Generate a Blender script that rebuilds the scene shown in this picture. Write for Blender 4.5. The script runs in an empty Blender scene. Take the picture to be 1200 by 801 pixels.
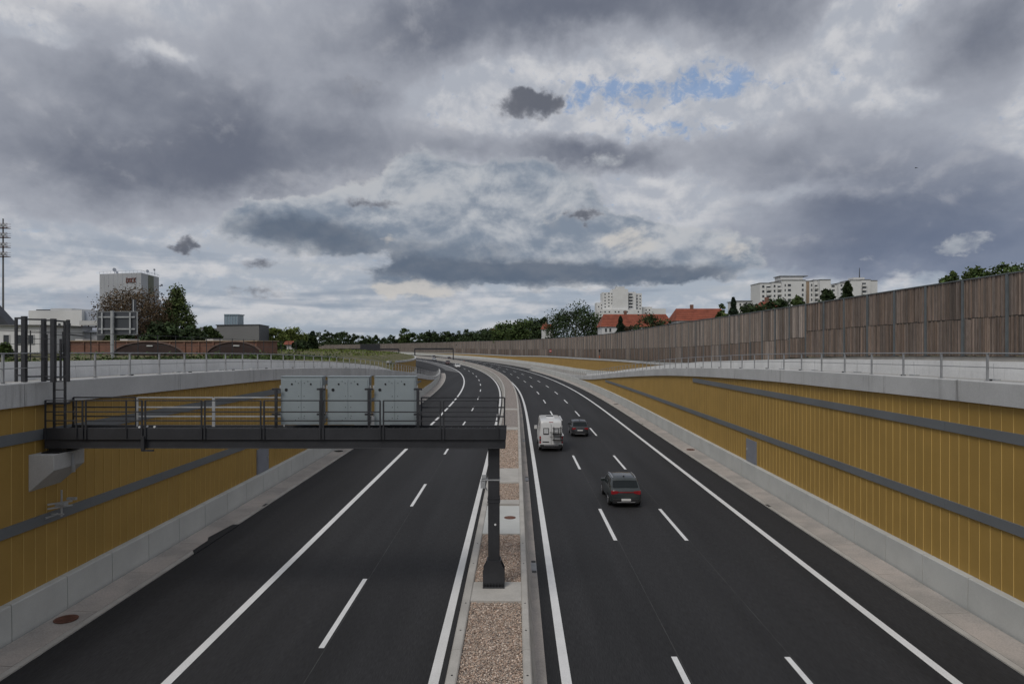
import bpy, bmesh, math, random
from math import radians, sin, cos, pi, atan2, sqrt
from mathutils import Vector, Matrix, noise as mnoise

random.seed(7)
scene = bpy.context.scene
C = scene.collection

# ------------------------------------------------------------------ camera
EYE = 9.2                     # eye height above the carriageway
cam_data = bpy.data.cameras.new('camera')
cam = bpy.data.objects.new('camera', cam_data)
C.objects.link(cam)
cam.location = (0, 0, EYE)
cam.rotation_euler = (radians(90.0), 0, radians(0.336))
cam_data.sensor_width = 36.0
cam_data.lens = 24.0
cam_data.clip_start = 0.1
cam_data.clip_end = 20000
scene.camera = cam

# ------------------------------------------------------------------ view
scene.render.engine = 'CYCLES'
scene.cycles.use_denoising = True
scene.cycles.max_bounces = 6
scene.cycles.use_adaptive_sampling = True
scene.cycles.adaptive_threshold = 0.02
scene.view_settings.view_transform = 'Standard'
scene.view_settings.look = 'None'
scene.view_settings.gamma = 1
scene.view_settings.use_curve_mapping = False
scene.view_settings.exposure = 0.0

# ------------------------------------------------------------------ sun
SUN_AZ, SUN_EL = radians(-150), radians(48)     # behind the camera, to the left
sun_data = bpy.data.lights.new('sun', 'SUN')
sun_data.energy = 1.3
sun_data.angle = radians(22)
sun_data.color = (1.0, 0.95, 0.88)
sun = bpy.data.objects.new('sun', sun_data)
C.objects.link(sun)
sd = Vector((sin(SUN_AZ) * cos(SUN_EL), cos(SUN_AZ) * cos(SUN_EL), sin(SUN_EL)))
sun.rotation_euler = sd.to_track_quat('Z', 'Y').to_euler()

# ------------------------------------------------------------------ world: sky with broken cloud
world = bpy.data.worlds.new('World')
scene.world = world
world.use_nodes = True
world.cycles.sampling_method = 'MANUAL'
world.cycles.sample_map_resolution = 256
WT = world.node_tree
WT.nodes.clear()


class S:
    """A node socket with arithmetic (world and material node building)."""
    tree = WT

    def __init__(self, sock):
        self.s = sock

    @staticmethod
    def put(node, i, v):
        if isinstance(v, S):
            S.tree.links.new(v.s, node.inputs[i])
        else:
            node.inputs[i].default_value = v

    @staticmethod
    def m(op, *a, clamp=False):
        n = S.tree.nodes.new('ShaderNodeMath')
        n.operation = op
        n.use_clamp = clamp
        for i, v in enumerate(a):
            S.put(n, i, v)
        return S(n.outputs[0])

    @staticmethod
    def v(op, *a):
        n = S.tree.nodes.new('ShaderNodeVectorMath')
        n.operation = op
        for i, v in enumerate(a):
            S.put(n, i, v)
        return S(n.outputs['Value' if op in ('LENGTH', 'DISTANCE', 'DOT_PRODUCT') else 'Vector'])

    def __add__(self, o): return S.m('ADD', self, o)
    __radd__ = __add__
    def __sub__(self, o): return S.m('SUBTRACT', self, o)
    def __rsub__(self, o): return S.m('SUBTRACT', o, self)
    def __mul__(self, o): return S.m('MULTIPLY', self, o)
    __rmul__ = __mul__


def smooth(x, a, b, lo=0.0, hi=1.0):
    n = S.tree.nodes.new('ShaderNodeMapRange')
    n.interpolation_type = 'SMOOTHSTEP'
    S.put(n, 0, x)
    n.inputs[1].default_value = a
    n.inputs[2].default_value = b
    n.inputs[3].default_value = lo
    n.inputs[4].default_value = hi
    return S(n.outputs[0])


def comb(x, y, z):
    n = S.tree.nodes.new('ShaderNodeCombineXYZ')
    for i, v in enumerate((x, y, z)):
        S.put(n, i, v)
    return S(n.outputs[0])


def fbm(vec, scale, detail=6.0, rough=0.55, dist=0.0, col=False):
    n = S.tree.nodes.new('ShaderNodeTexNoise')
    S.put(n, 'Vector', vec)
    n.inputs['Scale'].default_value = scale
    n.inputs['Detail'].default_value = detail
    n.inputs['Roughness'].default_value = rough
    n.inputs['Distortion'].default_value = dist
    return S(n.outputs[1 if col else 0])


def mixc(f, a, b):
    n = S.tree.nodes.new('ShaderNodeMix')
    n.data_type = 'RGBA'
    for i, v in ((0, f), (6, a), (7, b)):
        if not isinstance(v, S) and i:
            v = tuple(v) + (1.0,) if len(v) == 3 else v
        S.put(n, i, v)
    return S(n.outputs[2])


def build_sky():
    tc = WT.nodes.new('ShaderNodeTexCoord')
    sep = WT.nodes.new('ShaderNodeSeparateXYZ')
    d = S.v('NORMALIZE', S(tc.outputs['Generated']))
    WT.links.new(d.s, sep.inputs[0])
    x, y, z = (S(o) for o in sep.outputs)
    az = S.m('ARCTAN2', x, y)
    el = S.m('ARCSINE', z)
    hl = S.m('MAXIMUM', S.m('SQRT', x * x + y * y), 0.001)
    elp = S.m('MAXIMUM', el, -0.05)
    # cloud coordinates: seamless round the horizon, flattened towards it
    vv = S.m('LOGARITHM', elp + 0.11, 2.718) * 0.20 + elp * 0.75
    Q = comb(S.m('DIVIDE', x, hl), S.m('DIVIDE', y, hl), vv)
    P = comb(az, el, 0.0)
    w1 = S.v('SUBTRACT', fbm(Q, 7.0, 5, 0.6, col=True), (0.5, 0.5, 0.5))
    w2 = S.v('SUBTRACT', fbm(S.v('ADD', Q, (3.1, 1.7, 5.2)), 26.0, 5, 0.6, col=True), (0.5, 0.5, 0.5))
    PW = S.v('ADD', P, S.v('ADD', S.v('MULTIPLY', w1, (0.16, 0.09, 0)), S.v('MULTIPLY', w2, (0.05, 0.032, 0))))
    PS = S.v('ADD', P, S.v('ADD', S.v('MULTIPLY', w1, (0.05, 0.03, 0)), S.v('MULTIPLY', w2, (0.05, 0.03, 0))))

    PX = S.v('ADD', P, S.v('ADD', S.v('MULTIPLY', w1, (0.04, 0.02, 0)), S.v('MULTIPLY', w2, (0.09, 0.05, 0))))

    def blob(px, py, rx, ry, w, pos):
        a = math.atan((px - 604.7) / 800.0)
        e = math.atan((400.0 - py) / 800.0 * cos(a))
        ra = rx / 800.0 * cos(a) ** 2
        re = ry / 800.0 * cos(a) * cos(e) ** 2
        u = S.v('MULTIPLY', S.v('SUBTRACT', pos, (a, e, 0)), (1 / ra, 1 / re, 0))
        return smooth(S.v('LENGTH', u), 1.0, 0.0, 0.0, w)

    def field(blobs, pos):
        f = None
        for b in blobs:
            g = blob(*b, pos)
            f = g if f is None else f + g
        return f

    nb = fbm(Q, 4.2, 7, 0.52, 0.25)             # broad billows
    nm = fbm(S.v('ADD', Q, (7.3, 2.2, 0.4)), 11.0, 7, 0.56, 0.2)
    nm_up = fbm(S.v('ADD', Q, (7.3, 2.2, 0.4 + 0.022)), 11.0, 7, 0.56, 0.2)
    nb_up = fbm(S.v('ADD', Q, (0, 0, 0.05)), 4.2, 7, 0.52, 0.25)
    nf = fbm(S.v('ADD', Q, (1.3, 9.2, 3.4)), 34.0, 5, 0.6, 0.2)
    relief = (nm - nm_up) * 1.0 + (nb - nb_up) * 0.7

    # ---- clear sky behind
    sky = WT.nodes.new('ShaderNodeTexSky')
    sky.sky_type = 'NISHITA'
    sky.sun_disc = False
    sky.sun_elevation = SUN_EL
    sky.sun_rotation = SUN_AZ
    sky.altitude = 40
    K = 0.1                                   # background strength
    def c(r, g, b):                           # displayed 8-bit value -> linear, over the strength
        f = lambda t: ((t / 255 + 0.055) / 1.055) ** 2.4 if t > 10 else t / 255 / 12.92
        return (f(r) / K, f(g) / K, f(b) / K)
    skyc = mixc(0.45, S(sky.outputs[0]), c(124, 157, 204))

    # ---- high veil, pierced by blue
    blue = field([(735, 112, 120, 40, 1.0), (845, 96, 110, 34, 0.95), (800, 152, 100, 26, 0.8), (690, 100, 60, 24, .5), (640, 200, 60, 18, .7),
                  (610, 212, 50, 14, .4), (545, 112, 40, 14, .35)], PX)
    nw = fbm(S.v('ADD', Q, (4.3, 0.2, 7.4)), 60.0, 5, 0.65, 0.6)
    blue_m = smooth(blue + (nf - 0.5) * 2.0 + (nw - .5) * 2.6 + (nm - 0.5) * 1.2, 0.30, 1.25)
    lowv = smooth(el, 0.0, 0.22)
    veil = mixc(lowv, c(160, 171, 184), c(170, 175, 185))
    veil = mixc(smooth(relief + (nf - .5) * .25, -0.10, 0.16), veil, c(200, 201, 205))
    col = mixc(blue_m * 0.8, veil, skyc)

    # ---- streaky stratus low over the horizon
    Qs = S.v('MULTIPLY', Q, (1.0, 1.0, 5.0))
    st = fbm(Qs, 4.2, 7, 0.55, 0.4)
    low_m = smooth(el, 0.26, 0.03)
    col = mixc(smooth(st, 0.45, 0.66) * low_m * 0.75, col, c(136, 148, 164))
    col = mixc(smooth(st, 0.47, 0.30) * low_m * 0.5, col, c(180, 183, 187))

    # ---- wide grey masses
    f1 = field([(60, 120, 440, 180, .85), (310, 130, 330, 150, .85), (90, 205, 460, 84, .8), (340, 200, 280, 60, 0.6), (440, 60, 200, 70, .4), (400, 165, 210, 80, .55),
                (730, 8, 420, 84, 1.6), (470, 20, 300, 100, 0.8), (900, 40, 150, 60, .7), (1170, 50, 200, 120, 1.25), (1010, 190, 290, 110, 0.95),
                (1130, 255, 330, 110, 1.1), (960, 275, 260, 60, 0.6), (1020, 300, 340, 45, .6), (705, 188, 150, 36, 1.5), (610, 172, 150, 30, .6), (430, 108, 110, 30, .55),
                (560, 165, 200, 46, .35), (860, 180, 130, 60, .5),
                (190, 62, 70, 26, -.75), (40, 26, 80, 24, -.5), (1010, 20, 90, 50, -.9), (960, 226, 130, 20, -.55), (1060, 120, 90, 26, -.4), (840, 118, 120, 34, -.7), (740, 112, 120, 34, -.5),
                (580, 95, 130, 40, -.3)], PW)
    gen = smooth(S.m('ABSOLUTE', az), 0.72, 1.05) + smooth(el, 0.47, 0.75)
    gen = S.m('MINIMUM', gen, 1.0)
    g1 = f1 + (nb - 0.5) * 1.25 + (nm - .5) * .55 + (nf - .5) * .16 + gen * (nb - .36) * 2.2
    a1 = smooth(g1, 0.12, 0.62)
    deep = smooth(g1 - relief * 1.1 + (nm - .5) * .3, 0.30, 1.9)
    grey = mixc(deep, c(162, 166, 176), c(99, 105, 120))
    bl = smooth(az - el * 0.6, 0.0, 0.55)
    grey = mixc(bl * 0.75 * smooth(el, 0.34, 0.06), grey, c(98, 112, 138))
    grey = mixc(smooth(relief, 0.06, 0.24) * 0.32, grey, c(170, 172, 179))
    col = mixc(a1 * 0.95, col, grey)

    # ---- heaped cloud over the middle: pale tops, slate bases
    f2 = field([(560, 240, 180, 90, 1.25), (610, 285, 270, 76, 1.3), (350, 268, 150, 50, 1.35), (440, 250, 120, 50, .8), (620, 240, 120, 70, .9), (760, 300, 170, 56, .9),
                (700, 190, 120, 26, .35), (862, 302, 66, 44, .8), (738, 280, 70, 40, .6), (465, 338, 110, 22, .75), (580, 322, 260, 22, .8),
                (330, 250, 70, 26, .5), (900, 345, 130, 18, .4), (1130, 285, 80, 26, .5), (1030, 300, 150, 14, .35), (480, 190, 90, 50, .5)], PS)
    g2 = f2 + ((nm - 0.5) * 1.5 + (nb - .5) * .8 + (nf - .5) * .35) * smooth(f2, 0.0, 0.2)
    a2 = smooth(g2, 0.36, 0.62)
    base2 = field([(360, 274, 170, 34, 1.0), (610, 320, 330, 26, 1.2), (490, 300, 200, 30, .6), (330, 256, 80, 30, .35), (560, 285, 120, 22, .25), (800, 322, 160, 22, .5)], PS)
    lit = smooth(relief * 1.3 + (nf - .5) * .22 + (nm - .5) * .5 + (nb - .5) * .5, -0.22, 0.28)
    body = mixc(lit, c(122, 134, 150), c(180, 184, 190))
    rim = smooth(g2, 0.72, 0.42)
    body = mixc(rim * 0.5, body, c(188, 189, 192))
    warm = field([(465, 340, 100, 22, 1.1), (735, 282, 60, 30, .7), (655, 262, 30, 30, .6), (456, 280, 26, 10, .9), (862, 295, 40, 26, .5)], PS)
    body = mixc(smooth(warm + (lit - .5) * .6, 0.15, 0.8) * 0.8, body, c(198, 194, 189))
    body = mixc(smooth(base2 + (nm - .5) * .9 + (nb - .5) * .4, 0.15, 1.0) * 0.92, body, c(84, 97, 115))
    col = mixc(a2 * 0.93, col, body)

    # ---- small loose dark scraps
    f3 = field([(617, 122, 66, 32, 1.25), (640, 112, 40, 20, .4), (686, 251, 34, 16, .95), (206, 285, 30, 13, .85), (300, 311, 50, 13, .55), (420, 98, 70, 16, .6),
                (290, 341, 80, 14, .6), (440, 238, 50, 12, .6)], PX)
    g3 = f3 + (nm - .5) * 1.1 + (nf - .5) * 1.3
    a3 = smooth(g3, 0.24, 0.86)
    scrap = mixc(smooth(g3 - relief * 1.5, 0.3, 1.15), c(142, 145, 154), c(88, 92, 103))
    col = mixc(a3 * 0.9, col, scrap)

    # ---- hazy last few degrees
    col = mixc(smooth(el, 0.06, -0.01) * 0.55, col, c(163, 172, 182))

    bg = WT.nodes.new('ShaderNodeBackground')
    bg.inputs['Strength'].default_value = K
    WT.links.new(col.s, bg.inputs['Color'])
    out = WT.nodes.new('ShaderNodeOutputWorld')
    WT.links.new(bg.outputs[0], out.inputs[0])


build_sky()

# ------------------------------------------------------------------ materials
MATS = {}


def mat(name, col, rough=0.7, var=0.12, vscale=1.5, fine=0.0, fscale=60.0, bump=0.0, bscale=40.0, metal=0.0, stretch=(1, 1, 1),
        tint=None, spec=0.4, attr=None, coat=0.0):
    """Principled material whose colour drifts with position: broad patches (var, tint) and fine grain (fine)."""
    m = bpy.data.materials.new(name)
    m.use_nodes = True
    nt = m.node_tree
    S.tree = nt
    b = nt.nodes['Principled BSDF']
    b.inputs['Roughness'].default_value = rough
    b.inputs['Metallic'].default_value = metal
    b.inputs['Specular IOR Level'].default_value = spec
    if coat:
        b.inputs['Coat Weight'].default_value = coat
        b.inputs['Coat Roughness'].default_value = 0.08
    g = nt.nodes.new('ShaderNodeNewGeometry')
    pos = S.v('MULTIPLY', S(g.outputs['Position']), stretch)
    base = tuple(col)
    c = None
    if attr:
        a = nt.nodes.new('ShaderNodeAttribute')
        a.attribute_name = attr
        c = S(a.outputs['Color'])
    dark = tuple(x * (1 - var) for x in base)
    lite = tint or tuple(min(1, x * (1 + var)) for x in base)
    n1 = fbm(pos, vscale, 5, 0.6)
    cc = mixc(smooth(n1, 0.3, 0.7), dark, lite)
    if c is not None:
        cc2 = S.tree.nodes.new('ShaderNodeMix')
        cc2.data_type = 'RGBA'
        cc2.blend_type = 'MULTIPLY'
        S.put(cc2, 0, 1.0); S.put(cc2, 6, cc); S.put(cc2, 7, c)
        cc = S(cc2.outputs[2])
    if fine:
        n2 = fbm(pos, fscale, 3, 0.7)
        mm = S.tree.nodes.new('ShaderNodeMix')
        mm.data_type = 'RGBA'
        mm.blend_type = 'MULTIPLY'
        S.put(mm, 0, 1.0); S.put(mm, 6, cc)
        k = smooth(n2, 0.25, 0.75, 1 - fine, 1 + fine)
        S.put(mm, 7, comb(k, k, k))
        mm.clamp_result = False
        cc = S(mm.outputs[2])
    nt.links.new(cc.s, b.inputs['Base Color'])
    if bump:
        bn = nt.nodes.new('ShaderNodeBump')
        bn.inputs['Strength'].default_value = bump
        bn.inputs['Distance'].default_value = 0.02
        nt.links.new(fbm(pos, bscale, 4, 0.6).s, bn.inputs['Height'])
        nt.links.new(bn.outputs[0], b.inputs['Normal'])
    MATS[name] = m
    return m


def stains(m, amount, col, scale=(2.2, 2.2, 0.12)):
    """Vertical rain streaks laid over an existing material's colour."""
    nt = m.node_tree
    S.tree = nt
    b = nt.nodes['Principled BSDF']
    src = S(b.inputs['Base Color'].links[0].from_socket)
    g = nt.nodes.new('ShaderNodeNewGeometry')
    pos = S.v('MULTIPLY', S(g.outputs['Position']), scale)
    n = fbm(pos, 2.0, 6, 0.65)
    n2 = fbm(S(g.outputs['Position']), 0.25, 3, 0.5)
    f = smooth(n, 0.52, 0.75) * smooth(n2, 0.4, 0.62) * amount
    nt.links.new(mixc(f, src, col).s, b.inputs['Base Color'])


# ------------------------------------------------------------------ mesh helpers
class MB:
    """Collects boxes, bars, tubes and polygons; build() links them as ONE mesh object."""

    def __init__(self):
        self.v, self.f, self.mi = [], [], []

    def poly(self, pts, mi=0):
        i = len(self.v)
        self.v += [tuple(p) for p in pts]
        self.f.append(tuple(range(i, i + len(pts))))
        self.mi.append(mi)

    def box(self, x0, x1, y0, y1, z0, z1, mi=0):
        i = len(self.v)
        self.v += [(x0, y0, z0), (x1, y0, z0), (x1, y1, z0), (x0, y1, z0), (x0, y0, z1), (x1, y0, z1), (x1, y1, z1), (x0, y1, z1)]
        for q in ((0, 3, 2, 1), (4, 5, 6, 7), (0, 1, 5, 4), (1, 2, 6, 5), (2, 3, 7, 6), (3, 0, 4, 7)):
            self.f.append(tuple(i + k for k in q))
            self.mi.append(mi)
        return self

    def bar(self, a, b, w, h=None, mi=0, up=(0, 0, 1)):
        """square bar from a to b"""
        a, b = Vector(a), Vector(b)
        h = h or w
        d = (b - a).normalized()
        u = Vector(up)
        if abs(d.dot(u)) > 0.95:
            u = Vector((0, 1, 0))
        r = d.cross(u).normalized() * (w / 2)
        t = r.cross(d).normalized() * (h / 2)
        i = len(self.v)
        for p in (a, b):
            for s1, s2 in ((-1, -1), (1, -1), (1, 1), (-1, 1)):
                self.v.append(tuple(p + r * s1 + t * s2))
        for q in ((0, 1, 2, 3), (7, 6, 5, 4), (0, 4, 5, 1), (1, 5, 6, 2), (2, 6, 7, 3), (3, 7, 4, 0)):
            self.f.append(tuple(i + k for k in q))
            self.mi.append(mi)
        return self

    def tube(self, pts, r, n=8, mi=0, cap=True):
        pts = [Vector(p) for p in pts]
        rr = r if isinstance(r, (list, tuple)) else [r] * len(pts)
        i0 = len(self.v)
        for k, p in enumerate(pts):
            d = (pts[min(k + 1, len(pts) - 1)] - pts[max(k - 1, 0)]).normalized()
            u = Vector((0, 0, 1)) if abs(d.z) < 0.9 else Vector((1, 0, 0))
            a = d.cross(u).normalized()
            b = a.cross(d)
            for j in range(n):
                t = 2 * pi * j / n
                self.v.append(tuple(p + (a * cos(t) + b * sin(t)) * rr[k]))
        for k in range(len(pts) - 1):
            for j in range(n):
                a0 = i0 + k * n + j
                a1 = i0 + k * n + (j + 1) % n
                self.f.append((a0, a1, a1 + n, a0 + n))
                self.mi.append(mi)
        if cap:
            self.f.append(tuple(i0 + j for j in range(n))[::-1]); self.mi.append(mi)
            e = i0 + (len(pts) - 1) * n
            self.f.append(tuple(e + j for j in range(n))); self.mi.append(mi)
        return self

    def prism(self, pts, axis, a, b, mi=0):
        """2-D outline (u, v) extruded along an axis: 'x' -> (y,z), 'y' -> (x,z), 'z' -> (x,y)"""
        def w(p, t):
            return {'x': (t, p[0], p[1]), 'y': (p[0], t, p[1]), 'z': (p[0], p[1], t)}[axis]
        i, n = len(self.v), len(pts)
        self.v += [w(p, a) for p in pts] + [w(p, b) for p in pts]
        self.f.append(tuple(range(i, i + n))[::-1]); self.mi.append(mi)
        self.f.append(tuple(range(i + n, i + 2 * n))); self.mi.append(mi)
        for k in range(n):
            k2 = (k + 1) % n
            self.f.append((i + k, i + k2, i + n + k2, i + n + k)); self.mi.append(mi)
        return self

    def mesh(self, name, mats, smooth_=False):
        me = bpy.data.meshes.new(name)
        me.from_pydata(self.v, [], self.f)
        for m in (mats if isinstance(mats, (list, tuple)) else [mats]):
            me.materials.append(m)
        if any(self.mi):
            me.polygons.foreach_set('material_index', self.mi)
        bm = bmesh.new()
        bm.from_mesh(me)
        bmesh.ops.recalc_face_normals(bm, faces=bm.faces)
        bm.to_mesh(me)
        bm.free()
        if smooth_:
            for p in me.polygons:
                p.use_smooth = True
        me.update()
        return me

    def build(self, name, mats, parent=None, smooth_=False, bevel=0.0):
        return link(name, self.mesh(name, mats, smooth_), parent, bevel)


def link(name, me, parent=None, bevel=0.0, loc=None, rz=None, scale=None):
    o = bpy.data.objects.new(name, me)
    C.objects.link(o)
    if parent is not None:
        o.parent = parent
    if loc is not None:
        o.location = loc
    if rz is not None:
        o.rotation_euler = (0, 0, rz)
    if scale is not None:
        o.scale = scale
    if bevel:
        m = o.modifiers.new('bevel', 'BEVEL')
        m.width = bevel
        m.segments = 2
        m.limit_method = 'ANGLE'
    return o


def tag(o, label=None, cat=None, group=None, kind=None):
    if label: o['label'] = label
    if cat: o['category'] = cat
    if group: o['group'] = group
    if kind: o['kind'] = kind
    return o


def thing(name, label, cat, loc=(0, 0, 0), rz=0.0, group=None):
    o = bpy.data.objects.new(name, None)
    C.objects.link(o)
    o.location = loc
    o.rotation_euler = (0, 0, rz)
    o.empty_display_size = 0.3
    return tag(o, label, cat, group)


def lerp_table(tab):
    def f(s):
        if s <= tab[0][0]:
            return tab[0][1]
        for (a, va), (b, vb) in zip(tab, tab[1:]):
            if s <= b:
                return va + (vb - va) * (s - a) / (b - a)
        return tab[-1][1]
    return f


def smooth_table(tab):
    """monotone-ish cubic through the table (finite-difference tangents)"""
    n = len(tab)
    m = []
    for i in range(n):
        a, b = tab[max(i - 1, 0)], tab[min(i + 1, n - 1)]
        m.append((b[1] - a[1]) / (b[0] - a[0]))

    def f(s):
        if s <= tab[0][0]:
            return tab[0][1]
        for i in range(n - 1):
            (a, va), (b, vb) = tab[i], tab[i + 1]
            if s <= b:
                h = b - a
                t = (s - a) / h
                return ((2 * t ** 3 - 3 * t ** 2 + 1) * va + (t ** 3 - 2 * t ** 2 + t) * h * m[i]
                        + (-2 * t ** 3 + 3 * t ** 2) * vb + (t ** 3 - t ** 2) * h * m[i + 1])
        return tab[-1][1]
    return f


# ------------------------------------------------------------------ alignment of the motorway
DS = 1.0
S_MIN, S_MAX = -20.0, 1000.0
_cl = []


def _curv(s):
    if s < 66: return 0.0
    if s < 124: return (s - 66) / 58 / 850.0
    return 1 / 850.0


_x, _y, _t = 0.0, S_MIN, 0.0
_s = S_MIN
while _s <= S_MAX:
    _cl.append((_x, _y, _t))
    _t += _curv(_s + DS / 2) * DS
    _x += -sin(_t) * DS
    _y += cos(_t) * DS
    _s += DS


def P(s, o, z=0.0):
    k = (s - S_MIN) / DS
    i = max(0, min(len(_cl) - 2, int(k)))
    f = k - i
    x0, y0, t0 = _cl[i]
    x1, y1, t1 = _cl[i + 1]
    t = t0 + (t1 - t0) * f
    return Vector((x0 + (x1 - x0) * f + o * cos(t), y0 + (y1 - y0) * f + o * sin(t), z))


def head(s):
    i = max(0, min(len(_cl) - 1, int((s - S_MIN) / DS)))
    return _cl[i][2]


def srange(a, b, step):
    n = max(1, int(round((b - a) / step)))
    return [a + (b - a) * i / n for i in range(n + 1)]


def sweep_into(mb, prof, ss, closed=False, caps=False, mi=0):
    """prof(s) -> [(offset, z), ...] swept along the alignment"""
    i0 = len(mb.v)
    n = None
    for s in ss:
        pr = prof(s)
        n = len(pr)
        mb.v += [tuple(P(s, o, z)) for o, z in pr]
    for k in range(len(ss) - 1):
        for j in range(n if closed else n - 1):
            a = i0 + k * n + j
            b = i0 + k * n + (j + 1) % n
            mb.f.append((a, b, b + n, a + n)); mb.mi.append(mi)
    if caps and closed:
        mb.f.append(tuple(i0 + j for j in range(n))[::-1]); mb.mi.append(mi)
        e = i0 + (len(ss) - 1) * n
        mb.f.append(tuple(e + j for j in range(n))); mb.mi.append(mi)


def sweep(name, prof, ss, m, parent=None, closed=False, caps=False, smooth_=False):
    mb = MB()
    sweep_into(mb, prof, ss, closed, caps)
    me = bpy.data.meshes.new(name)
    me.from_pydata(mb.v, [], mb.f)
    me.materials.append(m)
    if closed:
        bm = bmesh.new(); bm.from_mesh(me)
        bmesh.ops.recalc_face_normals(bm, faces=bm.faces)
        bm.to_mesh(me); bm.free()
    else:
        # make an open sheet face up
        me.update()
        if me.polygons and sum(p.normal.z for p in me.polygons) < 0:
            me.flip_normals()
    if smooth_:
        for p in me.polygons: p.use_smooth = True
    return link(name, me, parent)


def pix(x, y, d):
    """world point seen at photo pixel (x, y) at depth d in front of the eye"""
    return Vector(((x - 604.7) * d / 800.0, d, EYE - (y - 400.0) * d / 800.0))


# ------------------------------------------------------------------ palette
mat('asphalt', (0.026, 0.026, 0.0275), 0.82, 0.22, 0.5, 0.4, 45, 0.25, 60, spec=0.3, stretch=(1.0, 0.06, 1))
mat('asphalt_old', (0.14, 0.14, 0.14), 0.85, 0.15, 0.4, 0.2, 40, spec=0.3)
mat('seam', (0.055, 0.055, 0.055), 0.9, 0.3, 0.8, 0.3, 20)
mat('paint', (0.74, 0.74, 0.73), 0.6, 0.05, 0.8, 0.10, 30)
mat('barrier', (0.50, 0.505, 0.48), 0.85, 0.07, 0.5, 0.05, 25, 0.1, 30)
mat('median_concrete', (0.42, 0.40, 0.365), 0.85, 0.12, 0.8, 0.08, 20, 0.15, 30)
mat('coping', (0.49, 0.49, 0.48), 0.85, 0.10, 0.35, 0.06, 18, 0.1, 20)
stains(MATS['coping'], 0.85, (0.13, 0.125, 0.115))
mat('gutter', (0.40, 0.375, 0.345), 0.9, 0.2, 0.45, 0.15, 18, 0.15, 30, tint=(0.46, 0.41, 0.37))
mat('gutter_edge', (0.43, 0.41, 0.375), 0.9, 0.12, 0.8, 0.08, 20)
mat('grate', (0.035, 0.035, 0.033), 0.6, 0.2)
mat('rust', (0.13, 0.055, 0.035), 0.8, 0.25, 6)
mat('yellow', (0.375, 0.235, 0.062), 0.62, 0.06, 0.5, spec=0.25)
mat('yellow_rib_lit', (0.54, 0.37, 0.125), 0.6, 0.05, 0.5, spec=0.25)  # paler than the sheets: sky caught by the lips, put into the colour
mat('stripe', (0.15, 0.16, 0.165), 0.55, 0.06, 0.5)
mat('hatch', (0.22, 0.23, 0.26), 0.6, 0.08)
mat('backing', (0.20, 0.19, 0.17), 0.9, 0.1)
mat('steel_dark', (0.032, 0.033, 0.037), 0.5, 0.15, 1.2, 0.1, 14, spec=0.45)
mat('galvanised', (0.42, 0.43, 0.435), 0.5, 0.12, 3, metal=0.35)
mat('rail_grey', (0.30, 0.305, 0.31), 0.55, 0.1, 3, metal=0.2)
mat('cabinet', (0.27, 0.31, 0.325), 0.5, 0.03, 2)
mat('black', (0.012, 0.012, 0.013), 0.5, 0.1)
mat('white_plastic', (0.75, 0.75, 0.75), 0.5, 0.03)
mat('path', (0.32, 0.31, 0.29), 0.9, 0.15, 0.5, 0.1, 12)
mat('parapet', (0.66, 0.66, 0.65), 0.85, 0.08, 0.4, 0.05, 12)
stains(MATS['parapet'], 0.35, (0.25, 0.24, 0.22))
mat('grass', (0.095, 0.105, 0.035), 0.95, 0.35, 0.25, 0.4, 6, tint=(0.15, 0.13, 0.055))
mat('soil', (0.16, 0.14, 0.10), 0.95, 0.25, 0.6, 0.3, 10)
mat('wood_weathered', (0.215, 0.182, 0.158), 0.85, 0.2, 0.8, 0.2, 9, attr='tone', stretch=(1, 1, 0.15))
mat('wood', (0.165, 0.130, 0.108), 0.85, 0.22, 0.8, 0.22, 9, attr='tone', stretch=(1, 1, 0.15))
mat('post_steel', (0.13, 0.145, 0.15), 0.55, 0.1, 2, metal=0.2)
mat('gravel_bed', (0.27, 0.235, 0.21), 0.95, 0.3, 6, 0.6, 30, 0.8, 26)
mat('gravel', (0.58, 0.515, 0.465), 0.9, 0.2, 8, attr='tone')

# ================================================================== THE SETTING
cop_bot = smooth_table([(-20, 7.3), (20, 7.17), (33, 6.97), (45, 6.72), (67, 5.9), (85, 4.95), (110, 3.4), (135, 1.75), (150, 1.10)])
cop_top_t = smooth_table([(-20, 8.05), (20, 7.92), (33, 7.72), (45, 7.45), (67, 6.65), (85, 5.7), (110, 4.15), (135, 2.5), (160, 1.5), (190, 1.2), (230, 1.15)])
ramp_z = lerp_table([(-20, 8.0), (20, 7.87), (33, 7.67), (45, 7.4), (67, 6.6), (85, 5.65), (110, 4.1), (135, 2.35), (160, 1.1), (185, 0.3), (210, 0.008), (1000, 0.008)])
nb_base = smooth_table([(-20, 9.0), (39, 8.38), (66, 7.75), (78, 7.12), (120, 5.6), (159, 5.06), (203, 4.45), (256, 3.92), (316, 2.95), (390, 2.5), (530, 1.5), (760, 0.5), (1000, 0.3)])
nb_top = smooth_table([(-20, 13.4), (39, 13.2), (68, 12.94), (90, 12.72), (122, 12.45), (159, 11.7), (203, 11.05), (256, 10.55), (316, 9.95), (390, 9.6), (530, 8.3), (760, 5.9), (1000, 5.5)])
left_z = smooth_table([(-20, 8.2), (40, 7.95), (80, 7.3), (130, 5.6), (200, 4.5), (300, 4.1), (500, 2.6), (720, 0.6), (1000, 0.4)])
left_far = smooth_table([(-20, 8.2), (100, 7.6), (200, 7.0), (300, 5.4), (400, 4.2), (500, 3.0), (720, 0.6), (1000, 0.4)])
left_rim = lambda s: left_z(s) if s > 128 else min(left_z(s), ramp_z(s) + 0.45)
left_edge = lerp_table([(-20, 18.35), (90, 18.35), (140, 22.9), (260, 22.9), (320, 30), (1000, 30)])
WALL = 15.70     # face of the coloured panels, either side of the centre line

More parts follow.
